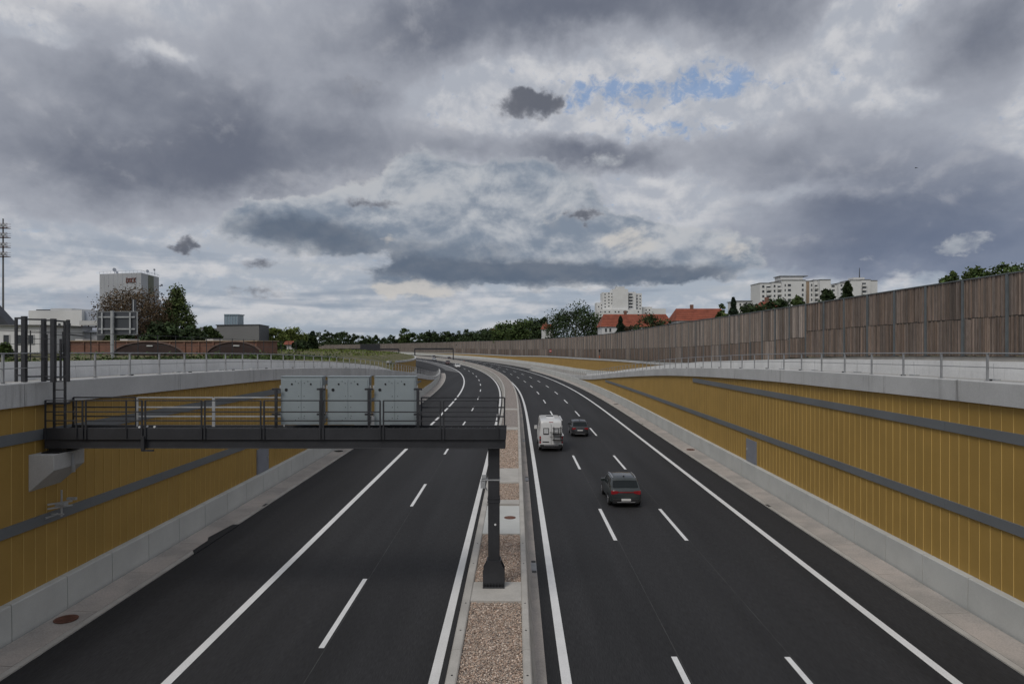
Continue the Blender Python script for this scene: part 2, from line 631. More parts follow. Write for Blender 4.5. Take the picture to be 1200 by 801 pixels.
# open country out to the horizon
mb = MB()
mb.poly([(-6000, -400, -0.8), (6000, -400, -0.8), (6000, 9000, -0.8), (-6000, 9000, -0.8)])
tag(mb.build('ground', MATS['grass']), kind='structure')
SS = srange(-15, 60, 15) + srange(60, 1000, 10)[1:]
tag(sweep('terrain_left', lambda s: [(-320, left_far(s) - 0.6), (-150, left_far(s) - 0.2), (-70, left_far(s)), (-42, left_far(s) * .75 + left_z(s) * .25), (-left_edge(s) - 5, (left_far(s) + left_rim(s)) / 2), (-left_edge(s), left_rim(s))], SS, MATS['grass']), kind='structure')
tag(sweep('terrain_right', lambda s: [(28.6, nb_base(s)), (60, nb_base(s) - 0.3), (140, nb_base(s) - 1.0), (420, nb_base(s) - 1.5)], SS, MATS['grass']), kind='structure')


# ---- carriageways
def line_z(k): return 0.004 * k


road_l = tag(sweep('carriageway_left', lambda s: [(-15.42, 0), (-1.88, 0)], srange(-15, 1000, 5), MATS['asphalt']), kind='structure')
road_r = tag(sweep('carriageway_right', lambda s: [(0.5, 0), (15.42, 0)], srange(-15, 1000, 5), MATS['asphalt']), kind='structure')
mb = MB()
sweep_into(mb, lambda s: [(-9.9 - 11 * max(0, min(1, (s - 207) / 60)), line_z(1)), (-9.75, line_z(1))], srange(207, 420, 5))
merge = tag(mb.build('merge_area', MATS['asphalt_old']), kind='structure')
for s0, s1, prof in ((130, 430, lambda s: [(-left_edge(s) - 0.2, ramp_z(s) + (0 if s < 205 else 0.004)), (-16.05 + 3 * max(0, min(1, (s - 205) / 20)), ramp_z(s) + (0 if s < 205 else 0.004))]),):
    tag(sweep('slip_road', prof, srange(s0, s1, 5), MATS['asphalt']), kind='structure')
tag(sweep('service_path_left', lambda s: [(-left_edge(s) - 0.1, ramp_z(s)), (-16.05, ramp_z(s))], srange(-15, 130, 5), MATS['path']), kind='structure')
tag(sweep('service_path_right', lambda s: [(16.05, ramp_z(s)), (28.9, min(ramp_z(s), nb_base(s) - 0.7))], srange(-15, 430, 5), MATS['path']), kind='structure')

HW = 0.138
for road, o in ((road_l, -9.43), (road_l, -2.23), (road_r, 1.37), (road_r, 11.9)):
    sweep('edge_line', lambda s, o=o: [(o - HW, line_z(2)), (o + HW, line_z(2))], srange(-12, 620, 4), MATS['paint'], road)
# broken lane lines: 6 m painted, 12 m bare
for road, o, first in ((road_l, -5.86, 20.8), (road_r, 4.62, 14.3), (road_r, 7.92, 14.3)):
    s = first - 18
    while s < 430:
        sweep('lane_dash', lambda t, o=o: [(o - 0.085, line_z(2)), (o + 0.085, line_z(2))], [s, s + 3, s + 6], MATS['paint'], road)
        s += 17.7
    sweep('paving_seam', lambda t, o=o: [(o + 0.12, line_z(1)), (o + 0.145, line_z(1))], srange(-12, 200, 4), MATS['seam'], road)

# ---- gutters along the side walls: cast slabs with open joints
for side, nm_, lab in ((-1, 'gutter_left', 0), (1, 'gutter_right', 1)):
    g = tag(sweep(nm_, lambda s: [(side * 13.98, 0.006), (side * 15.36, 0.006)], srange(-15, 204 if side < 0 else 225, 4), MATS['grate']), kind='structure')
    s, k = -12.0, 0
    while s < (200 if side < 0 else 222):
        L = 3.9
        mb = MB()
        sweep_into(mb, lambda t: [(side * 14.24, 0.004), (side * 14.24, 0.045), (side * 15.33, 0.085), (side * 15.33, 0.004)], [s + 0.012, s + L / 2, s + L - 0.012], True, True)
        mb.build('gutter_slab', MATS['gutter'], g)
        mb = MB()
        sweep_into(mb, lambda t: [(side * 13.99, 0.004), (side * 13.99, 0.05), (side * 14.215, 0.05), (side * 14.215, 0.004)], [s + 0.006, s + L / 2, s + L - 0.006], True, True)
        mb.build('edge_block', MATS['gutter_edge'], g)
        s += L
        k += 1
    spots = {-1: (22.4, 57.0, 92.0), 1: (58.0, 100.0)}[side]
    for k, sp in enumerate(spots):
        c = P(sp, side * 14.82, 0.078)
        mb = MB()
        mb.tube([c, c + Vector((0, 0, 0.02))], 0.36, 20)
        cv = mb.build('manhole_cover', MATS['rust'] if k != 1 else MATS['grate'], g)
        mb = MB()
        for j in range(-2, 3):
            w = sqrt(0.3 ** 2 - (j * 0.11) ** 2)
            mb.box(c.x - w, c.x + w, c.y + j * 0.11 - 0.02, c.y + j * 0.11 + 0.02, c.z + 0.021, c.z + 0.03)
        mb.build('ribs', MATS['rust'] if k != 1 else MATS['grate'], cv)
    for sp in (38.0, 76.0, 110.0):
        mb = MB()
        sweep_into(mb, lambda t: [(side * 14.03, 0.052), (side * 14.2, 0.052)], [sp, sp + 0.6])
        mb.build('drain_grate', MATS['grate'], g)


# where the left gutter's edge course is still missing, asphalt runs in against the slabs
mb = MB()
mb.poly([P(29.4, -13.9, 0.054), P(34.2, -13.9, 0.054), P(34.2, -14.22, 0.054), P(31.9, -14.42, 0.06), P(31.4, -14.22, 0.054), P(29.9, -14.2, 0.054)])
for a_, b_ in (((29.4, -13.9), (29.9, -14.2)), ((34.2, -13.9), (34.2, -14.22))):
    mb.poly([P(*a_, 0.0), P(*b_, 0.0), P(*b_, 0.054), P(*a_, 0.054)])
mb.poly([P(29.4, -13.9, 0.0), P(34.2, -13.9, 0.0), P(34.2, -13.9, 0.054), P(29.4, -13.9, 0.054)])
mb.build('asphalt_patch', MATS['asphalt'], road_l)

# ================================================================== SIDE WALLS
def unit_panel():
    """0.53 m wide, 1 m tall cladding sheet with a folded lip along one edge; +y looks to the road"""
    mb = MB()
    w = 0.53
    mb.box(-w / 2, w / 2 - 0.03, -0.05, 0.0, 0, 1)
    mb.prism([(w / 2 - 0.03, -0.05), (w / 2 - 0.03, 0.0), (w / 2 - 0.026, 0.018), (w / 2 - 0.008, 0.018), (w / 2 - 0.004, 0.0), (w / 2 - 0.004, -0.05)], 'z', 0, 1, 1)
    return mb.mesh('panel', [MATS['yellow'], MATS['yellow_rib_lit']])


PANEL = unit_panel()
low_str = lambda s: 3.50 - 0.0078 * s       # centre of the lower grey band
up_str = lambda s: 6.34 - 0.0082 * s
BH = 0.17                                    # half height of a band


def side_wall(side, label):
    t = thing('retaining_wall', label, 'wall')
    name_end = 204 if side < 0 else 225
    sg = side
    sweep('backing', lambda s: [(sg * (WALL + 0.07), 0.0), (sg * (WALL + 0.07), max(1.0, cop_bot(s) + 0.05))], srange(-14, 150, 3), MATS['backing'], t)
    # crash barrier along the foot, one unit every 2.6 m
    s, L = -13.0, 2.6
    while s < name_end:
        n = s + L
        mb = MB()
        sweep_into(mb, lambda q: [(sg * 15.42, 0.0), (sg * 15.435, 1.13), (sg * 15.465, 1.16), (sg * 15.745, 1.16), (sg * 15.745, 0.0)],
                   [s + 0.017, n - 0.017], True, True)
        mb.build('barrier_unit', MATS['barrier'], t)
        s = n
    # cladding: three rows of narrow sheets
    s, w = -3.0, 0.53
    S_IND = 44.0 if side > 0 else 44.0
    far = MB()
    far_cols = []
    while s < 146:
        zb, zt = 1.16, cop_bot(s)
        a, b = low_str(s), up_str(s)
        rows = []
        if zt - zb > 0.1:
            cuts = [zb] + [c for c in (a, b) if c < zt - 0.12] + [zt + 0.03]
            rows = list(zip(cuts, cuts[1:]))
        th = head(s)
        if 15.0 <= s < S_IND:
            for z0, z1 in rows:
                jit = random.uniform(-0.003, 0.003)
                p = P(s, sg * (WALL + jit), z0 + 0.004)
                link('panel', PANEL, t, loc=p, rz=(pi / 2 + th) if side > 0 else (-pi / 2 + th), scale=(1, 1, z1 - z0 - 0.008))
        else:
            for z0, z1 in rows:
                i = len(far.v)
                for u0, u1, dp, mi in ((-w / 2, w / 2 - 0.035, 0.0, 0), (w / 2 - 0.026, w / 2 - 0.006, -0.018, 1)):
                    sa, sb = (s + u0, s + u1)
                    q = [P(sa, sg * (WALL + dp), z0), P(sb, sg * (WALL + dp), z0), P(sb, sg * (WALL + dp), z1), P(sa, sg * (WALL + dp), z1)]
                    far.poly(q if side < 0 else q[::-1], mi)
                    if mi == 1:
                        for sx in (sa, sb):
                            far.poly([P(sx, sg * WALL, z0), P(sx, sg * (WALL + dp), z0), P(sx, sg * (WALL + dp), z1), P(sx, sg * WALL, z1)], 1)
        s += w
    fo = far.build('panel_field', [MATS['yellow'], MATS['yellow_rib_lit']], t)
    fo['kind'] = 'stuff'
    # grey horizontal bands, in 5 m lengths
    for fn, end in ((low_str, 116.0), (up_str, 60.5)):
        s = -5.0
        while s < end:
            n = min(s + 5.0, end)
            mb = MB()
            sweep_into(mb, lambda q: [(sg * (WALL + 0.01), fn(q) - BH), (sg * (WALL - 0.07), fn(q) - BH), (sg * (WALL - 0.07), fn(q) + BH), (sg * (WALL + 0.01), fn(q) + BH)],
                       [s + 0.004, n - 0.004], True, True)
            mb.build('band', MATS['stripe'], t)
            s = n
    # cast coping beam in 10 m lengths
    s = -12.5 + (6.5 if side > 0 else 4.0)
    while s < 190:
        n = min(s + 10.0, 190)
        mb = MB()
        sweep_into(mb, lambda q: [(sg * (WALL - 0.16), max(cop_bot(q), 1.165)), (sg * (WALL - 0.16), cop_top_t(q) - 0.03), (sg * (WALL - 0.13), cop_top_t(q)), (sg * (WALL + 0.32), cop_top_t(q)), (sg * (WALL + 0.32), max(cop_bot(q), 1.165))],
                   srange(s + 0.012, n - 0.012, 2.5), True, True)
        mb.build('coping_beam', MATS['coping'], t)
        s = n
    # access door in the cladding
    d0 = 44.6 if side > 0 else 41.2
    fr = MB()
    sweep_into(fr, lambda q: [(sg * (WALL + 0.02), 1.18), (sg * (WALL - 0.06), 1.18), (sg * (WALL - 0.06), 2.68), (sg * (WALL + 0.02), 2.68)], [d0, d0 + 1.9], True, True)
    fr = fr.build('access_door', MATS['hatch'], t)
    mb = MB()
    sweep_into(mb, lambda q: [(sg * (WALL - 0.062), 1.26), (sg * (WALL - 0.075), 1.26), (sg * (WALL - 0.075), 2.6), (sg * (WALL - 0.062), 2.6)], [d0 + 0.08, d0 + 1.82], True, True)
    mb.build('door_leaf', MATS['hatch'], fr)
    mb = MB()
    sweep_into(mb, lambda q: [(sg * (WALL - 0.076), 1.9), (sg * (WALL - 0.12), 1.9), (sg * (WALL - 0.12), 2.05), (sg * (WALL - 0.076), 2.05)], [d0 + 1.6, d0 + 1.66], True, True)
    mb.build('handle', MATS['galvanised'], fr)
    return t


side_wall(-1, 'yellow clad retaining wall on the left, behind the dark gantry beam')
side_wall(1, 'yellow clad retaining wall on the right, below the timber noise barrier')


# ---- railings on the copings
def railing(side, label, first, step):
    t = thing('railing', label, 'railing')
    o = side * (WALL + 0.08)
    s = first
    while s < 188:
        p = P(s, o, cop_top_t(s))
        mb = MB()
        mb.box(-0.03, 0.03, -0.03, 0.03, 0, 0.93)
        mb.box(-0.075, 0.075, -0.075, 0.075, 0, 0.012)
        mb.box(-0.011, 0.011, -0.075, 0.075, 0.011, 0.05)
        link('post', mb.mesh('post', MATS['rail_grey']), t, loc=p, rz=head(s))
        s += step
    for h, r in ((0.93, 0.028), (0.46, 0.016)):
        mb = MB()
        mb.tube([P(q, o, cop_top_t(q) + h) for q in srange(-10, 188, 2.5)], r, 6)
        mb.build('rail', MATS['rail_grey'], t)
    for q in srange(18, 120, 5.1):
        c = P(q, o + side * 0.16, cop_top_t(q))
        mb = MB()
        mb.box(-0.05, 0.05, -0.09, 0.09, 0, 0.05)
        link('clamp', mb.mesh('clamp', MATS['black']), t, loc=c, rz=head(q))
    return t


railing(-1, 'grey steel railing along the left coping, above the gantry walkway', -9.0, 2.3)
railing(1, 'grey steel railing along the right coping, in front of the timber barrier', -9.3, 2.48)


# ---- pale concrete parapets behind the railings
def parapet(side, label):
    t = thing('concrete_parapet', label, 'parapet')
    s = -12.0
    while s < 150:
        n = s + 5.0
        off = (lambda q: 18.2) if side > 0 else (lambda q: left_edge(q) - 0.15)
        mb = MB()
        zz = lambda q: ramp_z(q)
        sweep_into(mb, lambda q: [(side * (off(q) - 0.12), zz(q) - 0.3), (side * (off(q) - 0.08), zz(q) + 0.3), (side * (off(q) - 0.03), zz(q) + 0.68), (side * (off(q) + 0.17), zz(q) + 0.68), (side * (off(q) + 0.2), zz(q) - 0.3)],
                   [s + 0.01, (s + n) / 2, n - 0.01], True, True)
        mb.build('parapet_unit', MATS['parapet'], t)
        if 14 < s < 100:
            q = s + 2.1
            c = P(q, side * (off(q) - 0.7), zz(q))
            mb = MB()
            mb.box(-0.22, 0.22, -0.1, 0.1, 0, 0.06)
            mb.tube([(0.0, 0, 0.05), (0.03, 0, 0.62)], 0.008, 5)
            link('cable_stand', mb.mesh('cable_stand', MATS['galvanised']), t, loc=c, rz=head(q) + pi / 2)
        s = n
    return t


parapet(-1, 'pale concrete parapet behind the left railing, below the brick halls')
parapet(1, 'pale concrete parapet behind the right railing, below the timber barrier')


# ---- second, lower coloured walls beyond the ramps
def ramp_wall(side, off, s0, s1, zb, zt, label, end_cap=False):
    t = thing('ramp_wall', label, 'wall')
    o = side * off
    s, w = s0, 0.53
    mb = MB()
    while s < s1:
        z0, z1 = zb(s), zt(s)
        if z1 - z0 > 0.15:
            mb.poly([P(s, o, z0), P(s + w, o, z0), P(s + w, o, zt(s + w)), P(s, o, z1)], 0)
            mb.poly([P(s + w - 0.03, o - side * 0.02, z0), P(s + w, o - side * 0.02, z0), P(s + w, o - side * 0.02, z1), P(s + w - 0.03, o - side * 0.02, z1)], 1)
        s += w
    f = mb.build('panel_field', [MATS['yellow'], MATS['yellow_rib_lit']], t)
    f['kind'] = 'stuff'
    s = s0
    while s < s1:
        n = min(s + 10, s1)
        mb = MB()
        sweep_into(mb, lambda q: [(o - side * 0.15, zt(q)), (o - side * 0.15, zt(q) + 0.4), (o + side * 0.3, zt(q) + 0.4), (o + side * 0.3, zt(q))], srange(s + 0.01, n - 0.01, 5), True, True)
        mb.build('coping_beam', MATS['coping'], t)
        mb = MB()
        sweep_into(mb, lambda q: [(o - side * 0.4, min(zb(q), zt(q)) - 1.4), (o - side * 0.2, min(zb(q), zt(q))), (o + side * 0.1, min(zb(q), zt(q))), (o + side * 0.1, min(zb(q), zt(q)) - 1.4)], srange(s + 0.01, n - 0.01, 5), True, True)
        mb.build('barrier_unit', MATS['barrier'], t)
        s = n
    if end_cap:
        mb = MB()
        sweep_into(mb, lambda q: [(o - side * 0.16, 0), (o - side * 0.16, zt(q) + 0.41), (o + side * 8, left_z(q) + 0.2), (o + side * 8, 0)], [s1 - 0.3, s1 + 0.2], True, True)
        mb.build('end_face', MATS['coping'], t)
    return t


ramp_wall(1, 26.6, 108, 620, lambda s: max(0.9, ramp_z(s) + 1.1), lambda s: nb_base(s) - 0.42, 'long low yellow wall with pale coping under the distant noise barrier')
ramp_wall(-1, 22.6, 125, 250, lambda s: ramp_z(s) + 1.0, lambda s: left_z(s) - 0.35, 'short yellow wall with grey coping beyond the left slip road', True)

# ================================================================== CENTRAL RESERVE
med = thing('median_barrier', 'raised concrete median trough filled with gravel between the two carriageways', 'median')
for prof in (lambda s: [(-1.90, 0), (-1.80, 0.3), (-1.70, 1.07), (-1.67, 1.1), (-1.46, 1.1), (-1.43, 1.07), (-1.43, 0.0)],
             lambda s: [(0.17, 0.0), (0.17, 1.07), (0.20, 1.1), (0.36, 1.1), (0.39, 1.07), (0.46, 0.3), (0.56, 0)]):
    s = -12.0
    while s < 460:
        mb = MB()
        sweep_into(mb, prof, [s + 0.008, s + 3, s + 5.992], True, True)
        mb.build('barrier_unit', MATS['median_concrete'], med)
        s += 6.0
bed = sweep('gravel_bed', lambda s: [(-1.45, 0.98), (0.18, 0.98)], srange(-12, 460, 4), MATS['gravel_bed'], med)
slabs = [(21.45, 23.15, 0), (29.0, 33.9, 1), (34.3, 35.2, 0), (39.6, 44.0, 2), (63.5, 65.2, 0), (82, 83.5, 0)]
for a, b, k in slabs:
    mb = MB()
    sweep_into(mb, lambda q: [(-1.425, 0.9), (-1.425, 1.075), (0.165, 1.075), (0.165, 0.9)], [a, b], True, True)
    mb.build('cross_slab', MATS['gutter_edge'] if k != 1 else MATS['barrier'], med)
for q, o in ((31.6, -0.28),):
    c = P(q, o, 1.078)
    mb = MB()
    mb.tube([c, c + Vector((0, 0, 0.012))], 0.27, 20)
    mb.build('manhole_cover', MATS['rust'], med)
for q in (19.2, 21.2, 16.6, 25.0, 27.5):
    for o in (-1.56, 0.28):
        c = P(q, o, 1.1)
        mb = MB()
        mb.tube([c, c + Vector((0, 0, 0.006))], 0.028, 8)
        mb.build('lifting_eye', MATS['black'], med)
# narrow drained strip at the foot, on the right
strip = tag(sweep('drain_strip', lambda s: [(0.555, 0.012), (0.84, 0.012)], srange(-12, 460, 4), MATS['gutter']), kind='structure')
for q in (27.2, 45.0, 63.0, 81.0):
    for dq in (0, 1.25):
        mb = MB()
        sweep_into(mb, lambda t: [(0.64, 0.016), (0.82, 0.016)], [q + dq, q + dq + 0.28])
        mb.build('drain_grate', MATS['grate'], strip)
    mb = MB()
    sweep_into(mb, lambda t: [(0.62, 0.014), (0.84, 0.014)], [q + 0.28, q + 1.25])
    mb.build('inlet_cover', MATS['rail_grey'], strip)


def gravel():
    """loose stones over the bed where they can be told apart"""
    rng = random.Random(3)
    mb = MB()
    tones = []
    pal = [(1.0, 0.95, 0.88), (0.8, 0.72, 0.64), (0.62, 0.5, 0.42), (1.05, 0.9, 0.78), (0.42, 0.36, 0.33), (0.95, 0.76, 0.64), (1.35, 1.3, 1.22), (0.7, 0.66, 0.62)]
    oct_f = ((0, 2, 4), (2, 1, 4), (1, 3, 4), (3, 0, 4), (2, 0, 5), (1, 2, 5), (3, 1, 5), (0, 3, 5))
    zones = [(15.5, 21.44, 1.0), (23.16, 29.0, 1.0), (35.25, 39.5, 0.75), (44.1, 63.4, 0.42)]
    for a, b, den in zones:
        n = int((b - a) * 1.6 * 1150 * den)
        for _ in range(n):
            s, o = rng.uniform(a, b), rng.uniform(-1.42, 0.16)
            r = rng.uniform(0.014, 0.030) * (1 if den > 0.6 else 1.35)
            p = P(s, o, 0.985 + rng.uniform(0, 0.05))
            i = len(mb.v)
            rot = Matrix.Rotation(rng.uniform(0, 6.28), 3, 'Z') @ Matrix.Rotation(rng.uniform(0, 1.2), 3, 'X')
            k = (rng.uniform(0.8, 1.3), rng.uniform(0.7, 1.1), rng.uniform(0.5, 0.9))
            for d in ((1, 0, 0), (-1, 0, 0), (0, 1, 0), (0, -1, 0), (0, 0, 1), (0, 0, -1)):
                v = rot @ Vector((d[0] * k[0], d[1] * k[1], d[2] * k[2])) * r
                mb.v.append(tuple(p + v))
            c = rng.choice(pal)
            f = rng.uniform(0.75, 1.15)
            tones += [(c[0] * f, c[1] * f, c[2] * f, 1.0)] * 6
            mb.f += [(i + x, i + y, i + z) for x, y, z in oct_f]
    me = bpy.data.meshes.new('gravel')
    me.from_pydata(mb.v, [], mb.f)
    me.materials.append(MATS['gravel'])
    at = me.color_attributes.new('tone', 'FLOAT_COLOR', 'POINT')
    at.data.foreach_set('color', [x for t in tones for x in t])
    o = link('gravel', me, med)
    o['kind'] = 'stuff'


gravel()

# ================================================================== TIMBER NOISE BARRIER
def slat_panel(seed, pitch=0.15, wood='wood'):
    """1 x 1 m board of upright slats, each its own width, depth and tone; +y looks to the road"""
    rng = random.Random(seed)
    mb = MB()
    tones = []
    mb.box(-0.5, 0.5, -0.06, -0.03, 0, 1)
    tones += [(0.22, 0.2, 0.19, 1)] * 8
    x = -2.0
    drift = rng.uniform(0.85, 1.1)
    while x < 2.0 - 0.02:
        w = pitch * rng.choice((0.7, 0.85, 1.0, 1.0, 1.25))
        x1 = min(x + w, 2.0)
        d = rng.choice((0.0, 0.01, 0.035, 0.05)) + rng.uniform(0, 0.01)
        mb.box((x + 0.014) / 4, (x1 - 0.014) / 4, -0.03, d, 0.0, 1.0)
        drift = 0.75 * drift + 0.25 * rng.uniform(0.8, 1.3)
        t = drift * rng.uniform(0.66, 1.42)
        if rng.random() < 0.10: t *= 1.5
        h = rng.uniform(-0.04, 0.08)
        tones += [(t * (1 + h), t, t * (1 - h), 1)] * 8
        x = x1
    me = mb.mesh('panel', MATS[wood])
    at = me.color_attributes.new('tone', 'FLOAT_COLOR', 'POINT')
    at.data.foreach_set('color', [c for t in tones for c in t])
    return me


SLATS = [slat_panel(i) for i in range(9)]
SLATS_W = [slat_panel(20 + i, 0.15, 'wood_weathered') for i in range(7)]
NB = 29.0
mat('vault_wood', (0.05, 0.042, 0.036), 0.9, 0.1)
nbar = thing('noise_barrier', 'tall brown timber noise barrier with grey steel posts above the right wall', 'noise barrier')
mb = MB()
mb.box(-0.11, 0.11, -0.015, 0.10, 0, 1)
mb.box(-0.012, 0.012, -0.16, -0.015, 0, 1)
mb.box(-0.11, 0.11, -0.18, -0.16, 0, 1)
NPOST = mb.mesh('post', MATS['post_steel'])
mb = MB()
mb.box(-0.2, 0.2, -0.2, 0.2, 0, 0.03)
NFOOT = mb.mesh('base_plate', MATS['post_steel'])
s, k = -11.6, 0
rng = random.Random(11)
while s < 430:
    n = s + 4.0
    a, b = P(s, NB), P(n, NB)
    d = b - a
    th = atan2(d.y, d.x)
    Lb = d.length
    mid = (a + b) / 2
    near = s < 68
    sm = (s + n) / 2
    z0, z1 = nb_base(sm) - (0 if near else 0.0), nb_top(sm)
    fr = 0.49 if near else 0.385
    zm = z0 + (z1 - z0) * fr
    for za, zb_, kk in ((z0, zm - 0.02, 0), (zm + 0.02, z1, 1)):
        link('panel', rng.choice(SLATS if near or (kk == 0 and rng.random() < .7) else SLATS_W), nbar, loc=(mid.x, mid.y, za), rz=th + pi * 0, scale=(Lb - 0.16, 1, zb_ - za))
    o = link('post', NPOST, nbar, loc=(a.x, a.y, nb_base(s) - 0.05), rz=th, scale=(1, 1, nb_top(s) - nb_base(s) + 0.07))
    if 20 < s < 68:
        link('base_plate', NFOOT, nbar, loc=(a.x, a.y, nb_base(s) - 0.02), rz=th)
    s = n
    k += 1
mb = MB()
while s < 738:
    n = s + 4.0
    z0, z1 = nb_base(s), nb_top(s) - max(0, s - 700) * 0.1
    zm = z0 + (z1 - z0) * 0.385
    for za, zb_ in ((z0, zm - 0.04), (zm + 0.04, z1)):
        q = 8
        for j in range(q):
            sa, sb = s + 4 * j / q + 0.03, s + 4 * (j + 1) / q - 0.03
            o_ = NB + rng.uniform(0, 0.05)
            mb.poly([P(sa, o_, za), P(sb, o_, za), P(sb, o_, zb_), P(sa, o_, zb_)])
    mb.bar(P(s, NB - 0.05, z0), P(s, NB - 0.05, z1), 0.2, 0.2)
    s = n
me = mb.mesh('panel_field', MATS['wood_weathered'])
at = me.color_attributes.new('tone', 'FLOAT_COLOR', 'POINT')
at.data.foreach_set('color', [1.0] * (4 * len(me.vertices)))
link('panel_field', me, nbar)['kind'] = 'stuff'
sweep('cap_rail', lambda q: [(NB - 0.10, nb_top(q) + 0.0), (NB - 0.10, nb_top(q) + 0.07), (NB + 0.12, nb_top(q) + 0.07), (NB + 0.12, nb_top(q))], srange(-11.6, 700, 4), MATS['post_steel'], nbar, True, True)
sweep('mid_rail', lambda q: [(NB - 0.01, nb_base(q) + (nb_top(q) - nb_base(q)) * (0.49 if q < 68.2 else 0.385) + k_) for k_ in (-0.06, 0.06)] + [(NB + 0.06, nb_base(q) + (nb_top(q) - nb_base(q)) * (0.49 if q < 68.2 else 0.385) + k_) for k_ in (0.06, -0.06)], srange(-11.6, 68, 4) + srange(68.4, 430, 4), MATS['vault_wood'], nbar, True, True)
sweep('plinth', lambda q: [(NB - 0.32, min(ramp_z(q), nb_base(q) - 0.8) - 0.4), (NB - 0.30, nb_base(q) - 0.03), (NB + 0.3, nb_base(q) - 0.03), (NB + 0.3, nb_base(q) - 1.2)], srange(-11.6, 740, 4), MATS['median_concrete'], nbar, True, True)

# ================================================================== SIGN GANTRY OVER THE LEFT CARRIAGEWAY
GY = 22.55
gan = thing('gantry', 'dark steel sign gantry with walkway and railings spanning the left carriageway', 'gantry')
mb = MB()
mb.box(-15.55, -0.35, GY - 0.13, GY + 0.75, 5.70, 5.995)
mb.box(-15.55, -0.35, GY - 0.17, GY + 0.79, 5.70, 5.725)
mb.build('beam', MATS['steel_dark'], gan, bevel=0.008)
mb = MB()
mb.box(-15.55, -0.33, GY - 0.20, GY - 0.15, 6.03, 6.37)
mb.box(-15.55, -0.33, GY - 0.20, GY + 1.30, 5.998, 6.03)
mb.box(-15.55, -0.33, GY + 1.25, GY + 1.30, 6.03, 6.30)
mb.build('walkway', MATS['steel_dark'], gan, bevel=0.006)
mb = MB()
for i in range(60):
    x = -15.5 + i * 0.25
    mb.box(x, x + 0.02, GY - 0.13, GY + 1.24, 6.20, 6.24)
for j in range(9):
    y = GY - 0.1 + j * 0.165
    mb.box(-15.5, -0.4, y, y + 0.012, 6.215, 6.245)
mb.build('floor_grating', MATS['steel_dark'], gan)
# front railing, in framed lengths
ends = [-15.5] + [(x - 604.7) * GY / 800 for x in (102, 171.5, 241, 310, 379, 449, 519, 586)]
for a, b in zip(ends, ends[1:]):
    mb = MB()
    y = GY - 0.225
    for x in (a + 0.05, b - 0.06):
        mb.bar((x, y, 6.01), (x, y, 7.28), 0.045, 0.045)
    for z in (7.28, 6.91, 6.62):
        mb.bar((a + 0.05, y, z), (b - 0.06, y, z), 0.036)
    if a < -14:
        mb.bar(((a + b) / 2 + 0.4, y, 6.06), ((a + b) / 2 + 0.4, y, 7.28), 0.04)
    mb.build('railing_frame', MATS['steel_dark'], gan)
for a, b, m in ((-15.5, -13.3, 'steel_dark'), (-13.25, -10.6, 'galvanised'), (-10.55, -8.1, 'galvanised'), (-3.3, -0.4, 'steel_dark')):
    mb = MB()
    y = GY + 1.27
    for x in (a, b):
        mb.bar((x, y, 6.06), (x, y, 7.26), 0.05, 0.05)
    for z in (7.26, 6.92, 6.60):
        mb.bar((a, y, z), (b, y, z), 0.045)
    mb.build('railing_frame', MATS[m], gan)
for x in (-12.22,):
    mb = MB()
    mb.box(x - 0.05, x + 0.05, GY - 0.30, GY - 0.2, 5.66, 6.12)
    mb.box(x - 0.05, x + 0.35, GY - 0.28, GY - 0.22, 5.62, 5.68)
    mb.build('cable_hanger', MATS['steel_dark'], gan)
for x, z in ((-12.4, 6.40), (-12.15, 6.42), (-11.9, 6.41)):
    mb = MB()
    mb.tube([(x, GY - 0.16, z), (x, GY - 0.12, z)], 0.035, 8)
    mb.build('lamp_stud', MATS['white_plastic'], gan)
# column
CX, CY = -0.74, GY + 0.32
mb = MB()
mb.box(CX - 0.19, CX + 0.19, CY - 0.19, CY + 0.19, 1.14, 5.70)
mb.build('column', MATS['steel_dark'], gan, bevel=0.02)
mb = MB()
mb.box(CX - 0.36, CX + 0.36, CY - 0.36, CY + 0.36, 1.077, 1.12)
mb.build('base_plate', MATS['steel_dark'], gan, bevel=0.006)
mb = MB()
mb.prism([(CX - 0.36, 1.12), (CX - 0.36, 1.62), (CX - 0.2, 1.95), (CX + 0.2, 1.95), (CX + 0.36, 1.62), (CX + 0.36, 1.12)], 'y', CY - 0.26, CY - 0.2)
mb.prism([(CX - 0.36, 1.12), (CX - 0.36, 1.62), (CX - 0.2, 1.95), (CX + 0.2, 1.95), (CX + 0.36, 1.62), (CX + 0.36, 1.12)], 'y', CY + 0.2, CY + 0.26)
for sx in (-1, 1):
    mb.prism([(CY - 0.2, 1.12), (CY - 0.2, 1.95), (CY + 0.2, 1.95), (CY + 0.2, 1.12)], 'x', CX + sx * 0.2, CX + sx * 0.24)
mb.build('base_flange', MATS['steel_dark'], gan)
for i in range(7):
    x = CX - 0.3 + i * 0.1
    mb = MB()
    mb.tube([(x, CY - 0.31, 1.12), (x, CY - 0.31, 1.15)], 0.035, 6)
    mb.tube([(x, CY - 0.31, 1.15), (x, CY - 0.31, 1.22)], 0.016, 6)
    mb.build('anchor_bolt', MATS['black'], gan)
for z in (4.62, 4.0, 3.88):
    mb = MB()
    mb.box(CX - 0.21, CX + 0.21, CY - 0.21, CY + 0.21, z - 0.02, z + 0.02)
    mb.build('clamp_band', MATS['galvanised'] if z > 4.5 else MATS['steel_dark'], gan)
mb = MB()
mb.tube([(CX + 0.05, CY - 0.19, 3.14), (CX + 0.05, CY - 0.2, 3.14)], 0.035, 12)
mb.build('survey_disc', MATS['white_plastic'], gan)
mb = MB()
mb.box(CX - 0.42, CX - 0.2, CY - 0.13, CY + 0.05, 4.58, 4.63)
mb.box(CX - 0.44, CX - 0.28, CY - 0.18, CY - 0.02, 4.34, 4.56)
